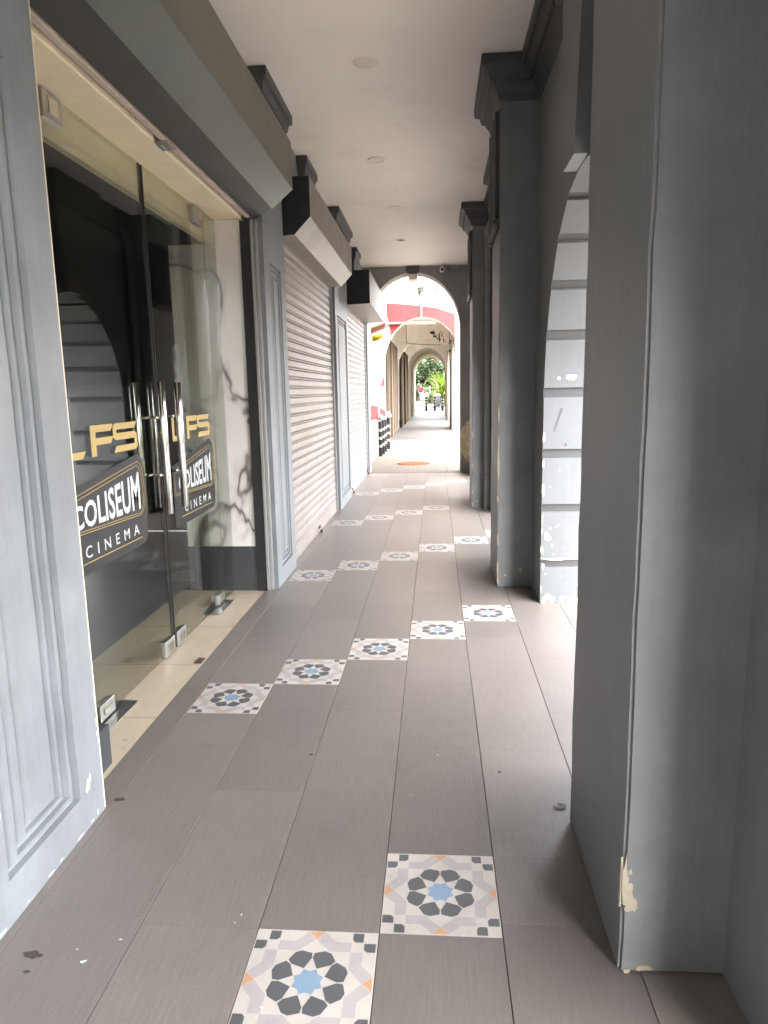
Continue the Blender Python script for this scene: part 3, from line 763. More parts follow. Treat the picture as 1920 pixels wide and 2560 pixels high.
def decals(th, ya, gx):
    """lettering on the outside of a door leaf; ya shifts the first door's layout, gx the outer glass face"""
    def Y(y): return y if not ya else 4.535 - (3.40 - y)*.89
    x0 = gx + .0004
    lb = MB()
    for ch, y, w in (('L', 2.665, .30), ('F', 2.93, .27), ('S', 3.145, .275)):
        for poly in LFSpolys[ch]:
            lb.extrude([(Y(y + u*w), 1.178 + v*.136) for u, v in poly], 'x', x0, x0 + .0006)
    lb.build('logo_letters', M['gold'], th)
    # badge film: fan shape, taller to the right
    def line(y, ylo=2.60, yhi=3.43): return (y - ylo) / (yhi - ylo)
    def top(y): return 1.005 + .118 * line(y)
    def bot(y): return .868 - .025 * line(y)
    fb = MB()
    f = [(2.62, .68), (3.40, .695), (3.44, .72), (3.452, .80), (3.458, 1.06), (3.44, 1.12), (3.40, 1.15), (3.36, 1.15), (2.62, 1.04)]
    fb.extrude([(Y(y), z) for y, z in f], 'x', x0 - .0002, x0 + .0001)
    film = fb.build('badge_film', M['smoke'], th)
    gb = MB()
    for off in (0, .018):
        path = [(2.63 + off, bot(2.63) + off*.6)] + [(y, bot(y) + off*.6) for y in (2.9, 3.2, 3.37)]
        path += [(3.405 - off*.5, bot(3.4) + .012 + off*.6), (3.432 - off, bot(3.43) + .045 + off*.3), (3.442 - off, .95), (3.436 - off, 1.06 - off), (3.415 - off, 1.095 - off), (3.38 - off*.6, 1.115 - off)]
        path += [(y, top(y) - off) for y in (3.3, 3.0, 2.63 + off)]
        path.append(path[0])
        gb.tube([(x0 + .0004, Y(y), z) for y, z in path], .0017, 4)
    gb.tube([(x0 + .0004, Y(2.74), .732), (x0 + .0004, Y(3.378), .731)], .0022, 4)
    sub(gb.build('badge_border', M['gold'], th), film)
    me = text_mesh('COLISEUM', 1.0, .022, 1.02)
    xs = [v.co.x for v in me.vertices]; zs_ = [v.co.y for v in me.vertices]
    a0, a1, z0, z1 = min(xs), max(xs), min(zs_), max(zs_)
    for v in me.vertices:
        u = (v.co.x - a0)/(a1 - a0); w = (v.co.y - z0)/(z1 - z0)
        y = 2.715 + u*(3.385 - 2.715)
        lo = .885 - .012*u; hi = .978 + .087*u
        v.co = (x0 + .0006, Y(y), lo + w*(hi - lo))
    sub(mesh_obj('title_letters', me, M['white_v'], th), film)
    me = text_mesh('CINEMA', 1.0, .004, 1.9)
    xs = [v.co.x for v in me.vertices]; zs_ = [v.co.y for v in me.vertices]
    a0, a1, z0, z1 = min(xs), max(xs), min(zs_), max(zs_)
    for v in me.vertices:
        u = (v.co.x - a0)/(a1 - a0); w = (v.co.y - z0)/(z1 - z0)
        v.co = (x0 + .0006, Y(2.80 + u*.545), .752 + w*.052)
    sub(mesh_obj('subtitle_letters', me, M['white_v'], th), film)
def glass_door(y0, y1, hy, label, shift, pivot_far):
    th = empty('glass_door', (GX, y0 if not pivot_far else y1, 0), label, 'glass door', 'cinema glass door leaves')
    mb = MB(); pane(mb, y0, y1, .012, 2.604); mb.build('pane', M['glass'], th)
    for sx in (.07, -.07):
        mb = MB(); mb.lathe([(0, .81), (.019, .81), (.0205, .812), (.0205, 1.508), (.019, 1.51), (0, 1.51)], (GX + sx, hy, 0), 20)
        h_ = mb.build('pull_handle', M['steel'], th, smooth=True); h_.data.set_sharp_from_angle(angle=R(50))
        for z in (1.02, 1.325):
            mb = MB(); e = .006 if sx > 0 else -.006
            mb.tube([(GX + e, hy, z), (GX + sx - math.copysign(.018, sx), hy, z)], .009, 10); sub(mb.build('standoff', M['steel'], th, smooth=True), h_)
    lock = y0 + .004 if pivot_far else y1 - .144
    hinge = y1 - .17 if pivot_far else y0 + .005
    for (a, z0, z1) in ((lock, .010, .098), (hinge, .010, .085), (hinge, 2.50, 2.606)):
        mb = MB(); mb.box(GX - .017, GX + .017, a, a + .14, z0, z1)
        pf = mb.build('patch_fitting', M['steel_b'], th, bevel=.003)
        mb = MB(); mb.box(GX + .0172, GX + .021, a + .035, a + .105, z0 + .022, z1 - .022); sub(mb.build('cover_plate', M['steel'], th, bevel=.001), pf)
    mb = MB(); e0 = y0 - .0005 if pivot_far else y1 + .0005
    mb.box(GX - .0065, GX + .0065, e0 - .004, e0 + .004, .012, 2.604); mb.build('edge_seal', M['black'], th)  # black strip painted in for the dark gap between the leaves
    decals(th, shift, GX + .006)
glass_door(2.775, 3.685, 3.60, 'near glass door leaf whose full gold and white cinema lettering is readable', 0, False)
glass_door(3.715, 4.662, 3.835, 'far glass door leaf with lettering partly hidden behind its steel handle', 1.14, True)
# ------------------------------------------------------------------ roller shutters
def hood(th, prof, y0, y1, mats, ms, bev=.004):
    mb = MB(); mb.extrude(prof, 'y', y0, y1, ms, mcap=len(mats)-1)
    return mb.build('hood', mats, th, bevel=bev)
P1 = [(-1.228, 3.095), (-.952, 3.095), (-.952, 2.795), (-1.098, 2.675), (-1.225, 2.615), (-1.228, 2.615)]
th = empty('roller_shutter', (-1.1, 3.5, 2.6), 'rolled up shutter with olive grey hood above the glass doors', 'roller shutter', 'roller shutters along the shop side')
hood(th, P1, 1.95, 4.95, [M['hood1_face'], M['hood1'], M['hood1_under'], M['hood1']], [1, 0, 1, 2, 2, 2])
mb = MB(); mb.box(-1.270, -1.246, 2.20, 4.90, 2.622, 2.658); mb.box(-1.276, -1.244, 2.20, 4.90, 2.614, 2.6215)
bar = mb.build('bottom_bar', M['beige_bar'], th, bevel=.003)
mb = MB(); mb.box(-1.304, -1.240, 3.42, 3.53, 2.603, 2.6135); mb.box(-1.300, -1.278, 3.44, 3.51, 2.596, 2.6025); sub(mb.build('lock_plate', M['alu'], th, bevel=.003), bar)
P2 = [(-1.228, 3.10), (-.965, 3.10), (-.965, 2.80), (-1.095, 2.668), (-1.236, 2.662), (-1.24, 2.72)]
def shutter(label, x, y0, y1, ztop, hprof, hy0, hy1, mats, ms):
    th = empty('roller_shutter', (x, (y0+y1)/2, 0), label, 'roller shutter', 'roller shutters along the shop side')
    hood(th, hprof, hy0, hy1, mats, ms)
    mb = MB(); p = .0795; n = int((ztop - .13)/p) + 1
    prof = []
    for i in range(n):
        z = .13 + i*p
        for dz, dx in ((0, -.016), (.001, .004), (.005, .009), (.012, .009), (.016, .003), (.0165, -.014), (.0205, -.014), (.021, .004), (.028, .009), (.066, .009), (.0745, .004), (.075, -.016)):
            prof.append((x + dx, z + dz))
    # wavy sheet: columns along y with slight dents
    cols = 22
    for j in range(cols):
        ya, yb = y0 + (y1-y0)*j/cols, y0 + (y1-y0)*(j+1)/cols
        for (a, b) in zip(prof, prof[1:]):
            def d(y, z): return .004*noise.noise(Vector((y*1.4, z*2.0, x*9))) + .0015*noise.noise(Vector((y*5, z*9, 3)))
            mb.face([(a[0] + d(ya, a[1]), ya, a[1]), (a[0] + d(yb, a[1]), yb, a[1]), (b[0] + d(yb, b[1]), yb, b[1]), (b[0] + d(ya, b[1]), ya, b[1])])
    o = mb.build('curtain', M['shutter'], th, recalc=False)
    mb = MB(); mb.box(x - .006, x + .012, y0, y1, .006, .129); mb.box(x - .01, x + .020, y0, y1, .004, .020); mb.build('bottom_bar', M['shutter'], th, bevel=.003)
    mb = MB(); mb.box(x - .03, x - .012, y1 - .002, y1 + .03, 0, ztop); mb.build('rail_slot', M['black'], th)
    for q in (0, 1):
        mb = MB(); e = (y1 + .008, y1 + .05) if q else (y0 - .05, y0 - .006)
        mb.box(x - .012, x + .03, e[0], e[1], 0, ztop); mb.build('guide_rail', M['rail'], th, bevel=.003)
    return th
s2 = shutter('closed cream roller shutter with slanted hood between first two closed pilasters', -1.235, 5.70, 8.395, 2.70, P2, 5.70, 8.47, [M['hood2_face'], M['hood2'], M['hood2_face'], M['black']], [1, 0, 1, 2, 2, 2])
s2['label'] = 'nearer closed cream roller shutter under a slanted galvanised hood with black end'
P3 = [(-1.228, 3.06), (-.872, 3.06), (-.872, 2.622), (-1.235, 2.612), (-1.24, 2.70)]
s3 = shutter('farther closed roller shutter under a square box hood by the end arch', -1.225, 9.76, 12.24, 2.64, P3, 9.72, 12.36, [M['hood2_face'], M['hood2'], M['hood2'], M['black']], [1, 0, 1, 1, 1])
def padlock(x, y, z, label):
    th = empty('padlock', (x, y, z), label, 'padlock', 'padlocks on the shutter bottom bars')
    mb = MB(); mb.box(x - .011, x + .011, y - .02, y + .02, z, z + .036); mb.build('lock_body', M['iron'], th, bevel=.003)
    mb = MB(); mb.tube([(x, y - .013, z + .034), (x, y - .013, z + .056), (x, y - .007, z + .064), (x, y + .007, z + .064), (x, y + .013, z + .056), (x, y + .013, z + .034)], .0035, 8); mb.build('shackle', M['steel_b'], th)
    mb = MB(); mb.box(x - .02, x - .012, y - .035, y + .035, z + .045, z + .075); mb.build('hasp', M['iron'], th)
padlock(-1.19, 7.05, .003, 'dark padlock at the foot of the nearer closed shutter')
padlock(-1.18, 9.90, .003, 'dark padlock at the near foot corner of the farther shutter')
padlock(-1.18, 12.22, .01, 'dark padlock at the far foot corner of the farther shutter')
# ------------------------------------------------------------------ ceiling lights
dl = [(-.435, 4.916, 'brown stained blank cover plate on the ceiling nearest the viewer'), (-.52, 6.83, 'unlit round downlight with cream trim nearest to the stained cover plate'),
      (-.455, 8.55, 'middle unlit round downlight on the ceiling'), (-.465, 10.28, 'farthest round downlight near the end arch')]
for i, (x, y, lb) in enumerate(dl):
    th = empty('downlight', (x, y, CH), lb, 'ceiling light', 'round downlights in a row')
    mb = MB(); mb.lathe([(.062, -.001), (.066, -.006), (.086, -.0055), (.088, .002)] if i else [(.0, -.0025), (.082, -.0025), (.086, .002)], (x, y, CH), 32)
    mb.build('trim' if i else 'cover_plate', M['ltrim'] if i else M['dirtring'], th, smooth=True)
    if i:
        mb = MB(); mb.lathe([(0, -.0035), (.062, -.0015)], (x, y, CH), 32); mb.build('lens', M['lglass'] if i < 3 else M['lens'], th)
# ------------------------------------------------------------------ litter on the tiles
random.seed(5)
mb = MB()
for q in range(5):
    a = random.random()*6; mb.tube([(.425 + .03*math.cos(a + t*.9)*random.uniform(.6, 1)*.8, 2.25 + .02*math.sin(a + t*.9)*random.uniform(.6, 1), .003 + .004*random.random()) for t in range(6)], .0016, 5)
tag(settle(mb.build('crumpled_tape', M['litter']), (.425, 2.25, 0)), 'crumpled bit of tape on the tiles beside the nearest pillar', 'litter')
fl = [(-.915, 1.509, .008), (-.85, 1.586, .004), (-.951, 1.548, .003), (-.55, 1.69, .004), (-.56, 1.66, .003), (-.42, 1.40, .004), (.0, 2.58, .004), (-.09, 2.297, .003)]
for x, y, r in fl:
    mb = MB(); mb.extrude(blob((x, y), r*.9, r*.4, 7, .4, random.random()*3), 'z', .0006, .0016)
    tag(settle(mb.build('paint_flake', M['flake']), (x, y, 0)), 'tiny pale paint flake lying on the grey floor tiles', 'paint flake', 'paint flakes scattered on the floor')
for x, y, r, lb in ((-1.150, 2.225, .016, 'dark gum spot on the tiles beside the left pilaster foot'), (-.507, 2.565, .006, 'small dark speck on the tiles in the middle of the corridor'), (.235, 2.465, .005, 'tiny dark speck on the tiles left of the crumpled tape'), (-1.06, 1.525, .017, 'faded dark gum spot on the tiles at the lower left'), (-1.044, 1.47, .006, 'small dark speck just below the faded gum spot at lower left')):
    mb = MB(); mb.extrude(blob((x, y), r*1.4, r*.7, 10, .3), 'z', .0006, .0018)
    tag(settle(mb.build('gum_spot', M['leaf_d']), (x, y, 0)), lb, 'gum spot', 'dark spots on the floor')
# ------------------------------------------------------------------ alley beyond the end arch
mb = MB(); mb.lathe([(0, .006), (.27, .006), (.285, .0), (.30, -.012)], (0, 0, 0), 40); mb.lathe([(.30, -.006), (.335, -.006), (.34, -.0125)], (0, 0, 0), 40, 0)
o = mb.build('manhole_cover', M['orange']); o.location = (-.455, 14.15, -.006); tag(o, 'round orange painted manhole cover in the cream alley paving', 'manhole cover')
mb = MB(); cr = [(.21, 12.4), (.215, 13.2), (.20, 13.9), (.215, 14.8), (.225, 15.6), (.215, 16.1), (.245, 16.7), (.25, 17.6), (.26, 18.7)]
mb.extrude([(x - .008, y) for x, y in cr] + [(x + .008, y) for x, y in cr[::-1]], 'z', -.0118, -.008)
o = mb.build('joint_crack', M['soil']); o['kind'] = 'structure'
def bollard_mesh(h, r, bands):
    sh = MB(); sh.lathe([(r*1.02, -.02), (r, .02), (r, h - .03), (r*.8, h - .008), (0, h)], n=20)
    bd = MB()
    for z0, z1 in bands: bd.lathe([(r*1.01, z0), (r*1.035, z0 + .003), (r*1.035, z1 - .003), (r*1.01, z1)], n=20)
    return sh, bd
def bollard(x, y, z, h, r, bands, label, group):
    th = empty('bollard', (x, y, z), label, 'bollard', group)
    sh, bd = bollard_mesh(h, r, bands)
    o = sh.build('post', M['bol_k'], th, smooth=True); o.location = (0, 0, 0)
    for q, (z0, z1) in enumerate(bands):
        b_ = MB(); b_.lathe([(r*.99, z0), (r*1.04, z0 + .003), (r*1.04, z1 - .003), (r*.99, z1)], n=20)
        o = b_.build('white_band', M['bol_w'], th, smooth=True); o.location = (0, 0, 0)
bb = [(.20, .26), (.38, .44), (.56, .62)]
for x, y, lb in ((-1.255, 15.9, 'nearest black and white bollard of the alley row'), (-1.235, 16.45, 'second black and white bollard in the alley row from the viewer'),
                 (-1.23, 17.1, 'third black and white bollard in the alley row from the viewer'), (-1.20, 17.9, 'farthest black and white bollard of the alley row')):
    bollard(x, y, -.012, .80, .042, bb, lb, 'bollards along the white alley wall')
random.seed(9)
def crumple(name, c, r, mat, label, cat, seed):
    bm = bmesh.new(); bmesh.ops.create_icosphere(bm, subdivisions=3, radius=1)
    for v in bm.verts:
        q = .72 + .5*abs(noise.noise(v.co*2.3 + Vector((seed, 0, 0)))) + .35*noise.noise(v.co*5 + Vector((0, seed, 0)))
        v.co = Vector((v.co.x*r[0]*q, v.co.y*r[1]*q, max(v.co.z, -.55)*r[2]*q))
    me = bpy.data.meshes.new(name); bm.to_mesh(me); bm.free(); o = mesh_obj(name, me, mat); o.location = c
    tag(o, label, cat); return o
crumple('plastic_bag', (-1.24, 16.15, .845), (.075, .30, .075), M['bag'], 'crumpled white plastic bag resting on the two nearest alley bollards', 'bag', 2)
crumple('plastic_bag', (-1.19, 17.88, .85), (.075, .08, .10), M['bag'], 'crumpled white plastic bag on top of the farthest alley bollard', 'bag', 6)
# left alley wall with painted red shapes
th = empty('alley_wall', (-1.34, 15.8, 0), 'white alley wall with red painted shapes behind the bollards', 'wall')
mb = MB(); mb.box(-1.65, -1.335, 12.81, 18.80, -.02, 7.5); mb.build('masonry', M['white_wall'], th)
mb = MB(); XA = -1.335
for poly in ([(14.0, 1.17), (15.4, 1.15), (16.9, 1.08), (18.79, .93), (18.79, .62), (17.4, .78), (15.8, .84), (14.0, .86)], [(16.9, 1.56), (18.6, 1.86), (18.79, 1.80), (18.79, 1.60)], [(17.9, .33), (18.4, .33), (18.3, .24), (17.8, .25)]):
    mb.extrude(poly, 'x', XA - .002, XA + .003)
mb.build('red_shape', M['red_wall'], th)
mb = MB(); random.seed(3)
for q in range(14): mb.extrude(blob((random.uniform(14.2, 18.7), random.uniform(.0, .16)), random.uniform(.03, .09), random.uniform(.01, .03), 8), 'x', XA - .001, XA + .002)
mb.build('dirt_patch', M['groove'], th)
mb = MB(); mb.tube([(-1.315, 16.35, .3), (-1.315, 16.35, 2.42), (-1.30, 16.30, 2.47), (-1.22, 16.10, 2.50)], .02, 10)
tag(settle(mb.build('conduit', M['plastic_w']), (-1.315, 16.35, .3)), 'white vertical conduit on the alley wall behind the bollards', 'conduit')
th = empty('wall_lamp', (-1.33, 15.4, 2.5), 'yellow covered lamp jutting from the white alley wall', 'lamp')
mb = MB(); mb.tube([(-1.36, 15.3, 2.575), (-1.25, 15.3, 2.60), (-1.14, 15.3, 2.63), (-1.11, 15.3, 2.635)], [.05, .055, .045, .02], 14); mb.build('cover', M['lamp_y'], th, smooth=True)
mb = MB(); mb.tube([(-1.36, 15.32, 2.52), (-1.20, 15.32, 2.555)], .012, 8); mb.build('arm', M['orange'], th)
th = empty('projecting_sign', (-1.33, 15.0, 2.7), 'white sign board with orange lettering above the yellow lamp', 'sign')
mb = MB(); 
def sg(x, z): return (x, z + (x + 1.34)*.33)
mb.extrude([sg(-1.36, 2.64), sg(-.99, 2.64), sg(-.99, 2.78), sg(-1.36, 2.78)], 'y', 14.98, 15.03); mb.build('board', M['white_wall'], th)
mb = MB(); random.seed(8); x = -1.335
while x < -1.05:
    w = random.uniform(.012, .024); mb.extrude([sg(x, 2.69), sg(x + w, 2.69), sg(x + w, 2.75), sg(x, 2.75)], 'y', 14.974, 14.979); x += w + .006
mb.extrude([sg(-1.34, 2.668), sg(-1.06, 2.668), sg(-1.06, 2.682), sg(-1.34, 2.682)], 'y', 14.974, 14.979)
mb.build('lettering', M['sign_o'], th)
for pts, lb in (([(-1.34, 15.2, 2.665), (-1.24, 15.2, 2.69), (-1.19, 15.8, 2.69), (-1.16, 18.0, 2.72), (-1.12, 18.7, 2.74)], 'black cable sagging from the yellow lamp to the red arch'),
                ([(-1.33, 15.6, 2.43), (-1.29, 15.7, 2.41), (-1.26, 15.9, 2.36), (-1.25, 16.0, 2.26)], 'short black cable dangling below the yellow lamp')):
    mb = MB(); mb.tube(pts, .007, 6); tag(settle(mb.build('cable', M['cable']), pts[0]), lb, 'cable')
# red and white arched wall
c, a, b, zs = -.33, 1.01, 1.15, 2.2
prof, half = arch_profile(c, a, b, zs, groove=False)
th = empty('painted_arch_wall', (c, 18.8, 0), 'white wall with broad red band over the sunlit alley arch', 'wall')
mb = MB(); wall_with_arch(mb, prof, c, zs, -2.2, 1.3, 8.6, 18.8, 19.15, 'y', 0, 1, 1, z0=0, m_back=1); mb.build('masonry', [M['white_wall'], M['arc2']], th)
mb = MB()
arc = [(c + a*math.cos(R(t)), zs + b*math.sin(R(t))) for t in range(146, 18, -4)]
up = [(1.25, 3.20), (.9, 3.30), (.5, 3.42), (.37, 3.46), (.07, 3.565), (-.32, 3.63), (-.70, 3.675), (-.98, 3.705), (-1.26, 3.715), (-1.25, 3.4), (-1.17, 3.1)]
mb.extrude(arc + up, 'y', 18.797, 18.802); mb.build('red_band', M['red_wall'], th)
mb = MB(); mb.box(-.44, -.27, 18.66, 18.80, 4.08, 4.26); mb.build('junction_box', M['box_y'], th, bevel=.01)
mb = MB(); mb.tube([(-.345, 18.77, 4.08), (-.345, 18.77, 3.33)], .018, 8); mb.tube([(-.40, 18.75, 4.04), (-.05, 18.7, 4.03)], .03, 8); mb.build('conduit', M['white_wall'], th)
mb = MB(); mb.box(-1.33, .02, 18.72, 18.79, 3.185, 3.228); mb.build('cable_tray', M['white_wall'], th)
mb = MB(); mb.tube([(-.05, 18.7, 4.07), (.02, 18.6, 4.02), (.0, 18.6, 3.97), (.08, 18.6, 3.99)], .02, 8); mb.tube([(-.36, 18.76, 4.0), (-.42, 18.72, 3.94), (-.40, 18.74, 3.9)], .007, 6); mb.build('lamp_arm', M['cable'], th)
# white portal column
th = empty('column', (.62, 16.3, 0), 'white square column on a low plinth right of the alley', 'column')
mb = MB(); mb.box(.37, .90, 16.16, 16.70, -.012, .10); mb.box(.385, .885, 16.18, 16.68, .10, .14); mb.build('plinth', M['arc2'], th, bevel=.015)
mb = MB(); mb.box(.455, .82, 16.24, 16.62, .14, 7.5); mb.build('shaft', M['white_wall'], th, bevel=.01)
# ------------------------------------------------------------------ second arcade
LBL = {}
c, a, b, zs = -.35, 1.0, 1.1, 2.22
prof, half = arch_profile(c, a, b, zs, z0=gz(25.7), groove=False)
th = empty('arcade_arch', (c, 25.7, gz(25.7)), 'off white middle arch inside the far arcade', 'arch')
mb = MB(); wall_with_arch(mb, prof, c, zs, -1.6, 1.2, 3.8, 25.7, 26.0, 'y', 0, 0, 0, z0=gz(25.7)); mb.build('masonry', M['arc2'], th)
mb = MB(); random.seed(2)
for q in range(36):
    t = R(random.uniform(25, 78)); rr = random.uniform(1.02, 1.3)
    mb.extrude(blob((c + a*rr*math.cos(t), min(3.78, zs + b*rr*math.sin(t))), random.uniform(.008, .03), random.uniform(.01, .07), 8, .5), 'y', 25.694, 25.702)
mb.extrude(blob((-.10, 3.50), .08, .05, 12, .5), 'y', 25.693, 25.702)
mb.build('soot_stain', M['cable'], th)
c, a, b, zs = -.37, .85, 1.05, 2.28
prof, half = arch_profile(c, a, b, zs, z0=gz(31.5), groove=False)
th = empty('vaulted_passage', (c, 31.5, gz(31.5)), 'cream vaulted passage with yellow soffit at the far end of the arcade', 'passage')
mb = MB(); wall_with_arch(mb, prof, c, zs, -1.6, 1.2, 3.8, 31.5, 35.5, 'y', 0, 0, 0, z0=gz(31.5)); mb.build('masonry', M['arc2'], th)
prof, half = arch_profile(-.25, .86, .93, 2.40, z0=gz(35.5), groove=False)
mb = MB(); wall_with_arch(mb, prof, -.25, 2.40, -3.5, 3.5, 4.4, 35.502, 40.4, 'y', 1, 0, 0, z0=gz(35.5)); mb.build('yellow_vault', [M['yellow'], M['arc2']], th)
th = empty('arcade_shell', (-1.4, 22, 0), 'off white far arcade building with plain ceiling over the folding gates', 'building')
mb = MB(); mb.box(-1.62, 1.2, 19.152, 25.698, 3.80, 3.95); mb.box(-1.62, 1.2, 26.002, 31.498, 3.80, 3.95); mb.build('arcade_ceiling', M['arc2'], th)
mb = MB(); mb.box(-1.62, -1.42, 19.152, 25.699, 2.995, 3.80); mb.box(-1.62, -1.25, 26.001, 31.498, 2.995, 3.80); mb.box(-1.62, -1.40, 19.152, 19.6, 0, 2.95); mb.box(-1.62, -1.60, 19.6, 31.498, 0, 2.95); mb.build('shop_wall', M['arc2'], th)
for (y0, y1) in ((19.155, 20.2), (24.4, 25.69), (26.01, 26.8), (30.4, 31.49)):
    mb = MB(); mb.box(.70, 1.19, y0, y1, gz(y0) - .05, 3.0); mb.build('pier', M['arc2'], th, bevel=.02)
mb = MB(); mb.box(.70, 1.19, 19.155, 25.69, 3.0, 3.80); mb.box(.70, 1.19, 26.01, 31.49, 3.0, 3.8); mb.build('street_beam', M['arc2'], th)
def gate(y0, y1, mats, label, seed, gx=-1.38):
    random.seed(seed)
    th = empty('folding_gate', (gx, (y0+y1)/2, gz(y0)), label, 'folding gate', 'folding gates of the far arcade')
    A = [MB() for _ in mats]; y = y0; s = 1; i = 0
    while y < y1 - .05:
        w = random.uniform(.07, .13); x0 = gx + .03*s; x1 = gx - .03*s
        q = random.choice(range(len(mats)))
        zt = 2.92; zb = gz(y) + .02
        A[q].extrude([(x0 - .008, y), (x0 + .008, y), (x1 + .008, min(y + w, y1)), (x1 - .008, min(y + w, y1))], 'z', zb, zt)
        y += w; s = -s
    for q, m_ in enumerate(mats): 
        if A[q].f: A[q].build(['brown_slats', 'tan_slats', 'pale_slats'][q], m_, th)
    mb = MB(); mb.box(gx - .08, gx + .04, y0, y1, 2.92, 2.99); mb.build('top_rail', mats[0], th)
gate(19.65, 25.6, [M['gate_a'], M['gate_b'], M['gate_p']], 'nearest striped brown and cream folding gate in the far arcade', 1)
gate(26.05, 28.0, [M['gate_c'], M['gate_c']], 'speckled olive brown folding gate behind the middle far arch', 2, -1.27)
gate(28.1, 31.3, [M['gate_a'], M['gate_c']], 'farthest brown folding gate before the cream passage', 3, -1.215)
for x, y, r, lb in ((.60, 24.3, .05, 'pale drainpipe nearest in the far arcade on its street side'), (.57, 26.2, .05, 'dark edged drainpipe just behind the middle far arch'), (.55, 30.2, .05, 'farthest drainpipe before the cream passage')):
    mb = MB(); mb.tube([(x, y, gz(y) - .01), (x, y, 3.79)], r, 14)
    tag(settle(mb.build('drainpipe', M['conduit'], smooth=True), (x, y, gz(y))), lb, 'pipe', 'drainpipes of the far arcade')
for pts, lb in (([(-1.42, 19.6, 2.98), (-1.2, 25.66, 3.17), (-1.02, 25.66, 3.18)], 'thin cable crossing high along the left of the far arcade'),
                ([(-1.0, 25.66, 3.15), (-.5, 25.65, 3.10), (.2, 25.65, 3.06)], 'dark cable strung across the middle far arch'),
                ([(-1.02, 25.6, 3.79), (-1.01, 25.6, 3.15)], 'vertical cable dropping onto the middle far arch'),
                ([(.45, 22.5, 3.4), (.50, 24.2, 2.9), (.62, 25.6, 2.6)], 'cable sagging along the right of the far arcade')):
    mb = MB(); mb.tube(pts, .010, 6); tag(settle(mb.build('cable', M['conduit' if 'thin' in lb else 'cable']), pts[0]), lb, 'cable')
# ------------------------------------------------------------------ plaza beyond
fb_ = [(.30, .36), (.46, .52), (.62, .68)]
for x, lb in ((-.52, 'leftmost black and white bollard at the far plaza edge'), (-.03, 'middle black and white bollard in front of the grey bin'), (.42, 'rightmost black and white bollard beside the bright shrub')):
    bollard(x, 40.95, gz(40.95), .82, .07, fb_, lb, 'bollards at the far plaza edge')
th = empty('litter_bin', (.12, 45.9, gz(45.9)), 'grey round litter bin behind the far plaza bollards', 'bin')
mb = MB(); mb.lathe([(.18, .05), (.20, .1), (.22, .75), (.20, .78)], (.12, 45.9, gz(45.9)), 24); mb.build('bin_body', M['bin'], th, smooth=True)
mb = MB(); mb.lathe([(.24, .76), (.24, .80), (.16, .86), (0, .88)], (.12, 45.9, gz(45.9)), 24); mb.build('lid', M['conduit'], th, smooth=True)
mb = MB(); mb.lathe([(.34, -.02), (.34, .06), (.19, .07)], (.12, 45.9, gz(45.9)), 24); mb.build('base', M['bin'], th)
def leaf_cloud(mb, c, r, n, size, seed, flat=.6):
    rnd = random.Random(seed)
    for _ in range(n):
        while True:
            p = Vector((rnd.uniform(-1, 1), rnd.uniform(-1, 1), rnd.uniform(-1, 1)))
            if .25 < p.length < 1: break
        q = Vector((c[0] + p.x*r[0], c[1] + p.y*r[1], c[2] + p.z*r[2]))
        d = Vector((rnd.gauss(0, 1), rnd.gauss(0, 1), rnd.gauss(0, .6) - .3)).normalized()
        w = d.orthogonal().normalized(); w = (Matrix.Rotation(rnd.random()*6.28, 3, d) @ w)
        s = size*rnd.uniform(.6, 1.4)
        mb.face([q - d*s*.5, q + w*s*flat*.5, q + d*s*.5, q - w*s*flat*.5])
def tree(x, y, h, r, label, seed, n=60, leaves=90, size=.3):
    z0 = gz(y); rnd = random.Random(seed)
    th = empty('tree', (x, y, z0), label, 'tree', 'trees beyond the far plaza')
    tb = MB(); tb.tube([(x, y, z0 - .1), (x + .1, y, z0 + h*.2), (x - .05, y + .1, z0 + h*.42)], [.26, .2, .15], 10)
    lb = MB()
    for q in range(n):
        t = rnd.random()*6.28; rad = r*math.sqrt(rnd.random())*.95; zz = z0 + h*rnd.uniform(.13, 1.0)
        sh = 1 - max(0, (zz - z0)/h - .6)*1.4; rad *= max(.25, sh)
        c_ = (x + rad*math.cos(t), y + rad*math.sin(t), zz)
        cr = rnd.uniform(.35, .9)
        leaf_cloud(lb, c_, (cr, cr, cr*.75), leaves, size, rnd.random()*999)
        if q % 4 == 0: tb.tube([(x, y, z0 + h*.36), ((x + c_[0])/2, (y + c_[1])/2, (z0 + h*.36 + c_[2])/2 + .2), c_], [.10, .06, .02], 6)
    tb.build('trunk', M['trunk'], th); lb.build('crown', M['leaf1'], th, recalc=False)
tree(-.2, 80, 8.5, 5.2, 'large leafy green tree filling the far arch view', 1, 190, 130, .32)
tree(-5.5, 92, 9.5, 5.0, 'green tree farther back on the left of the big one', 2, 110, 90, .42)
tree(5.5, 90, 9.0, 5.0, 'green tree farther back on the right of the big one', 3, 110, 90, .42)
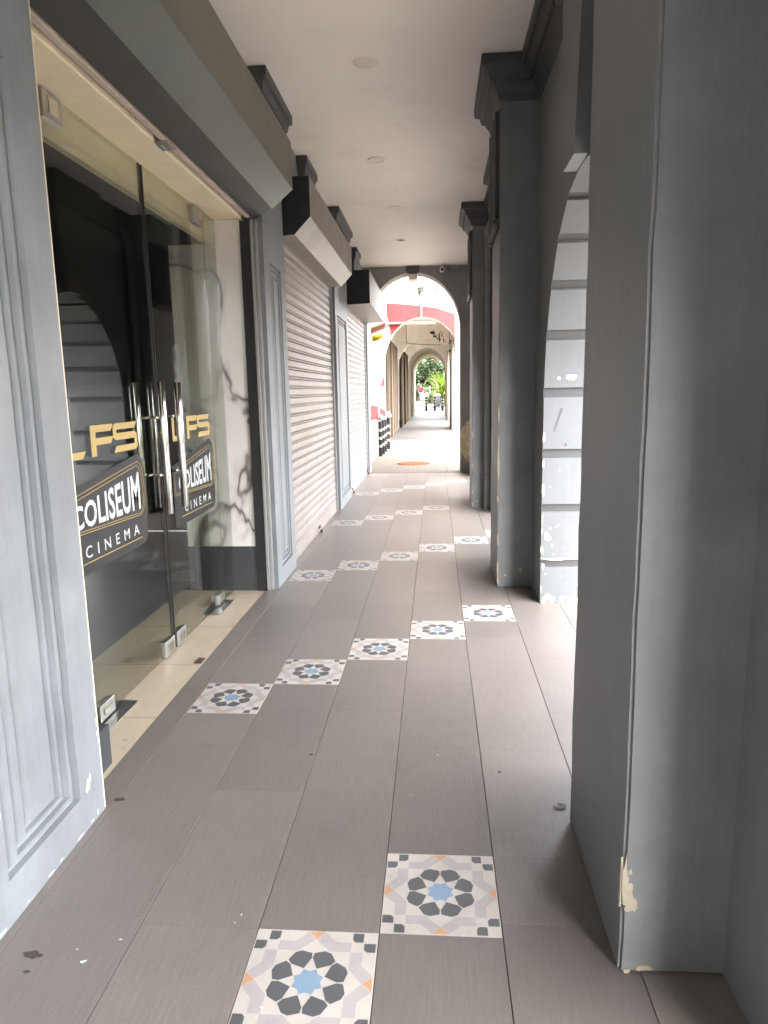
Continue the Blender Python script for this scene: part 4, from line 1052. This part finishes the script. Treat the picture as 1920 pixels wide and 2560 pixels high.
def blade_shrub(x, y, z, n, L, mat, label, seed, w=.05, spread=.9, group='shrubs on the plaza'):
    rnd = random.Random(seed); mb = MB()
    for _ in range(n):
        t = rnd.random()*6.28; tilt = rnd.uniform(.05, spread); l = L*rnd.uniform(.55, 1.05)
        bx, by = x + rnd.gauss(0, .16), y + rnd.gauss(0, .16); z_ = z + rnd.uniform(0, L*.45)
        pts = []
        for s in range(5):
            f = s/4; rr = l*f*math.sin(tilt*(.5 + f*.75)); hh = l*f*math.cos(tilt*(.5 + f*.75))
            pts.append(Vector((bx + rr*math.cos(t), by + rr*math.sin(t), z_ + hh)))
        sd = Vector((-math.sin(t), math.cos(t), .15)); ids = []
        for s, p in enumerate(pts):
            ww = w*[.5, 1, .95, .6, .05][s]*rnd.uniform(.9, 1.1); ids.append((mb.vert(p - sd*ww), mb.vert(p + sd*ww)))
        for A, B in zip(ids, ids[1:]): mb.f.append([A[0], A[1], B[1], B[0]]); mb.m.append(0)
    th = empty('shrub', (x, y, z), label, 'shrub', group)
    mb.build('leaves', mat, th, recalc=False)
    sb = MB(); sb.tube([(x, y, z - .05), (x + .02, y, z + L*.5)], [.05, .02], 8); sb.build('stem', M['trunk'], th)
blade_shrub(.66, 47.6, gz(47.6), 300, 1.95, M['leaf2'], 'bright yellow green spiky shrub right of the far bollards', 4, .055, 1.15)
blade_shrub(-.35, 56, gz(56), 110, .95, M['leaf3'], 'low dark green shrub behind the middle far bollard', 5, .05, 1.2)
blade_shrub(.35, 57.5, gz(57.5), 110, 1.05, M['leaf3'], 'low green shrub between the bin and the bright shrub', 6, .05, 1.2)
blade_shrub(-2.1, 76, gz(76), 140, 1.3, M['leaf3'], 'dark green bush on the left behind the walking person', 7, .07, 1.2)
blade_shrub(1.9, 78, gz(78), 160, 1.7, M['leaf3'], 'dark green bush on the right below the big tree', 8, .08, 1.2)
blade_shrub(-.2, 84, gz(84), 260, 2.6, M['leaf3'], 'tall dark green bush right under the big tree', 9, .10, 1.3)
mb = MB(); random.seed(12)
for x in (-.62, -.48, .0, .12, .3): mb.box(x, x + random.uniform(.06, .14), 73.9, 74.0, gz(74), gz(74) + random.uniform(.9, 1.9))
tag(settle(mb.build('fence', M['white_wall']), (-.6, 74, gz(74))), 'white painted fence glimpsed behind the low green shrubs', 'fence')
# walking person
def skin_mesh(name, joints, edges, radii, mat, parent, root=0, sub=2):
    me = bpy.data.meshes.new(name); me.from_pydata(joints, edges, [])
    o = link(bpy.data.objects.new(name, me)); me.materials.append(mat)
    sk = o.modifiers.new('skin', 'SKIN'); sk.use_smooth_shade = True
    for i, v in enumerate(me.skin_vertices[0].data):
        r = radii[i]; v.radius = r if isinstance(r, tuple) else (r, r); v.use_root = (i == root)
    sb = o.modifiers.new('sub', 'SUBSURF'); sb.levels = sub; sb.render_levels = sub
    o.parent = parent; return o
th = empty('person', (-1.40, 69.5, gz(69.5)), 'person in red shirt and blue shorts walking across the far plaza', 'person')
J = [(0, 0, .93), (0, .01, 1.15), (0, .01, 1.36), (0, 0, 1.46), (0, -.02, 1.56), (0, -.02, 1.66),
     (.17, 0, 1.40), (.22, .02, 1.14), (.22, -.05, .90), (.22, -.06, .82), (-.17, 0, 1.40), (-.23, -.03, 1.14), (-.23, .05, .90), (-.23, .06, .82),
     (.09, -.02, .88), (.10, -.08, .50), (.10, .02, .09), (.10, -.10, .04), (-.09, .02, .88), (-.10, .06, .50), (-.10, .22, .12), (-.10, .12, .05)]
E_ = [(0, 1), (1, 2), (2, 3), (3, 4), (4, 5), (2, 6), (6, 7), (7, 8), (8, 9), (2, 10), (10, 11), (11, 12), (12, 13), (0, 14), (14, 15), (15, 16), (16, 17), (0, 18), (18, 19), (19, 20), (20, 21)]
rad = [(.14, .10), (.13, .09), (.15, .09), .05, (.075, .09), (.07, .085), .055, .04, .03, .035, .055, .04, .03, .035, .08, .055, .04, .035, .08, .055, .04, .035]
skin_mesh('body', J, E_, rad, M['skin'], th)
skin_mesh('shirt', [(0, 0, .86), (0, .01, 1.15), (0, .01, 1.37), (0, 0, 1.42), (.17, 0, 1.40), (.215, .02, 1.20), (-.17, 0, 1.40), (-.22, -.02, 1.20)], [(0, 1), (1, 2), (2, 3), (2, 4), (4, 5), (2, 6), (6, 7)],
          [(.18, .14), (.17, .13), (.18, .12), .07, .085, .075, .085, .075], M['shirt'], th)
skin_mesh('shorts', [(0, 0, .93), (.09, -.02, .86), (.105, -.07, .56), (-.09, .02, .86), (-.105, .055, .56)], [(0, 1), (1, 2), (0, 3), (3, 4)], [(.16, .12), .10, .095, .10, .095], M['shorts'], th)
skin_mesh('hair', [(0, .0, 1.64), (0, .01, 1.70)], [(0, 1)], [(.085, .095), (.06, .07)], M['hair'], th)
skin_mesh('sandal', [(.10, .02, .03), (.10, -.13, .02)], [(0, 1)], [(.045, .03), (.045, .025)], M['shoe'], th)
skin_mesh('sandal', [(-.10, .23, .06), (-.10, .08, .03)], [(0, 1)], [(.045, .03), (.045, .025)], M['shoe'], th)
# ------------------------------------------------------------------ the rest of the block and across the street
th = empty('upper_storey', (-2, 3, CH), 'upper storey of the grey shophouse above the corridor', 'building')
mb = MB(); mb.box(-6, 1.379, -6.2, 12.398, CH + .102, 8.6); mb.box(-6, 1.379, -6.3, -6.0, 0, CH + .1)  # rear wall added to shut out light from behind; storey raised to cut sky
mb.build('masonry', M['grey'], th)
for i, (y0, y1) in enumerate(((-14, -3), (-2.8, 8.5), (8.7, 21))):
    th = empty('shophouse', (24, (y0+y1)/2, 0), ['cream shophouse with dark shopfronts across the street behind the viewer', 'white shophouse with dark shopfronts across the street facing the arches', 'pale shophouse with dark shopfronts across the street opposite the alley'][i], 'building', 'shophouses across the street')
    mb = MB(); mb.box(24, 32, y0, y1, -.2, 5.5); mb.build('facade', M['white_wall' if i == 1 else 'arc2'], th)
    for q in range(3):
        yy = y0 + 1.2 + q*3.2
        mb = MB(); mb.box(23.95, 24.05, yy, yy + 1.6, 3.4, 5); mb.build('window', M['lens'], th)
        mb = MB(); mb.box(23.95, 24.05, yy, yy + 2.4, 0, 2.7); mb.build('shopfront', M['bin'], th)
# ------------------------------------------------------------------ camera, light, sky
cam = bpy.data.cameras.new('camera'); co = link(bpy.data.objects.new('camera', cam)); S.camera = co
r_ = Vector((0.99720288, 0.07227915, -0.01902974)); d_ = Vector((-0.00644131, -0.17055043, -0.98532789)); f_ = Vector((-0.07446419, 0.9826944, -0.16960781))
u_ = -d_; b_ = -f_
co.matrix_world = Matrix(((r_.x, u_.x, b_.x, 0), (r_.y, u_.y, b_.y, 0), (r_.z, u_.z, b_.z, 1.43286), (0, 0, 0, 1)))
cam.sensor_fit = 'HORIZONTAL'; cam.sensor_width = 36; cam.lens = 1739.03/1920*36
cam.clip_start = .02; cam.clip_end = 3000
sd = Vector((.0, -.42, .9)).normalized()
su = bpy.data.lights.new('sun', 'SUN'); su.energy = 1.0; su.angle = R(12); su.color = (1, .92, .82)
so = link(bpy.data.objects.new('sun', su)); so.rotation_euler = (-sd).to_track_quat('-Z', 'Y').to_euler(); so.location = (0, 0, 30)
w = bpy.data.worlds.new('World'); S.world = w; w.use_nodes = True
nt = w.node_tree; sk = nt.nodes.new('ShaderNodeTexSky'); sk.sky_type = 'NISHITA'; sk.sun_disc = False
sk.sun_elevation = math.asin(sd.z); sk.sun_rotation = math.atan2(sd.x, sd.y); sk.dust_density = 3.0; sk.air_density = 1.0
hs = nt.nodes.new('ShaderNodeHueSaturation'); hs.inputs['Saturation'].default_value = .16; nt.links.new(sk.outputs[0], hs.inputs['Color'])   # hazy tropical sky
nt.links.new(hs.outputs[0], nt.nodes['Background'].inputs[0]); nt.nodes['Background'].inputs[1].default_value = .15
S.view_settings.view_transform = 'Standard'; S.view_settings.look = 'None'; S.view_settings.gamma = 1
S.view_settings.exposure = 5.2
S.cycles.max_bounces = 14; S.cycles.diffuse_bounces = 8; S.cycles.glossy_bounces = 6; S.cycles.transparent_max_bounces = 24; S.cycles.transmission_bounces = 8
S.cycles.caustics_reflective = False; S.cycles.caustics_refractive = False
S.cycles.use_denoising = True; S.cycles.sample_clamp_indirect = 8
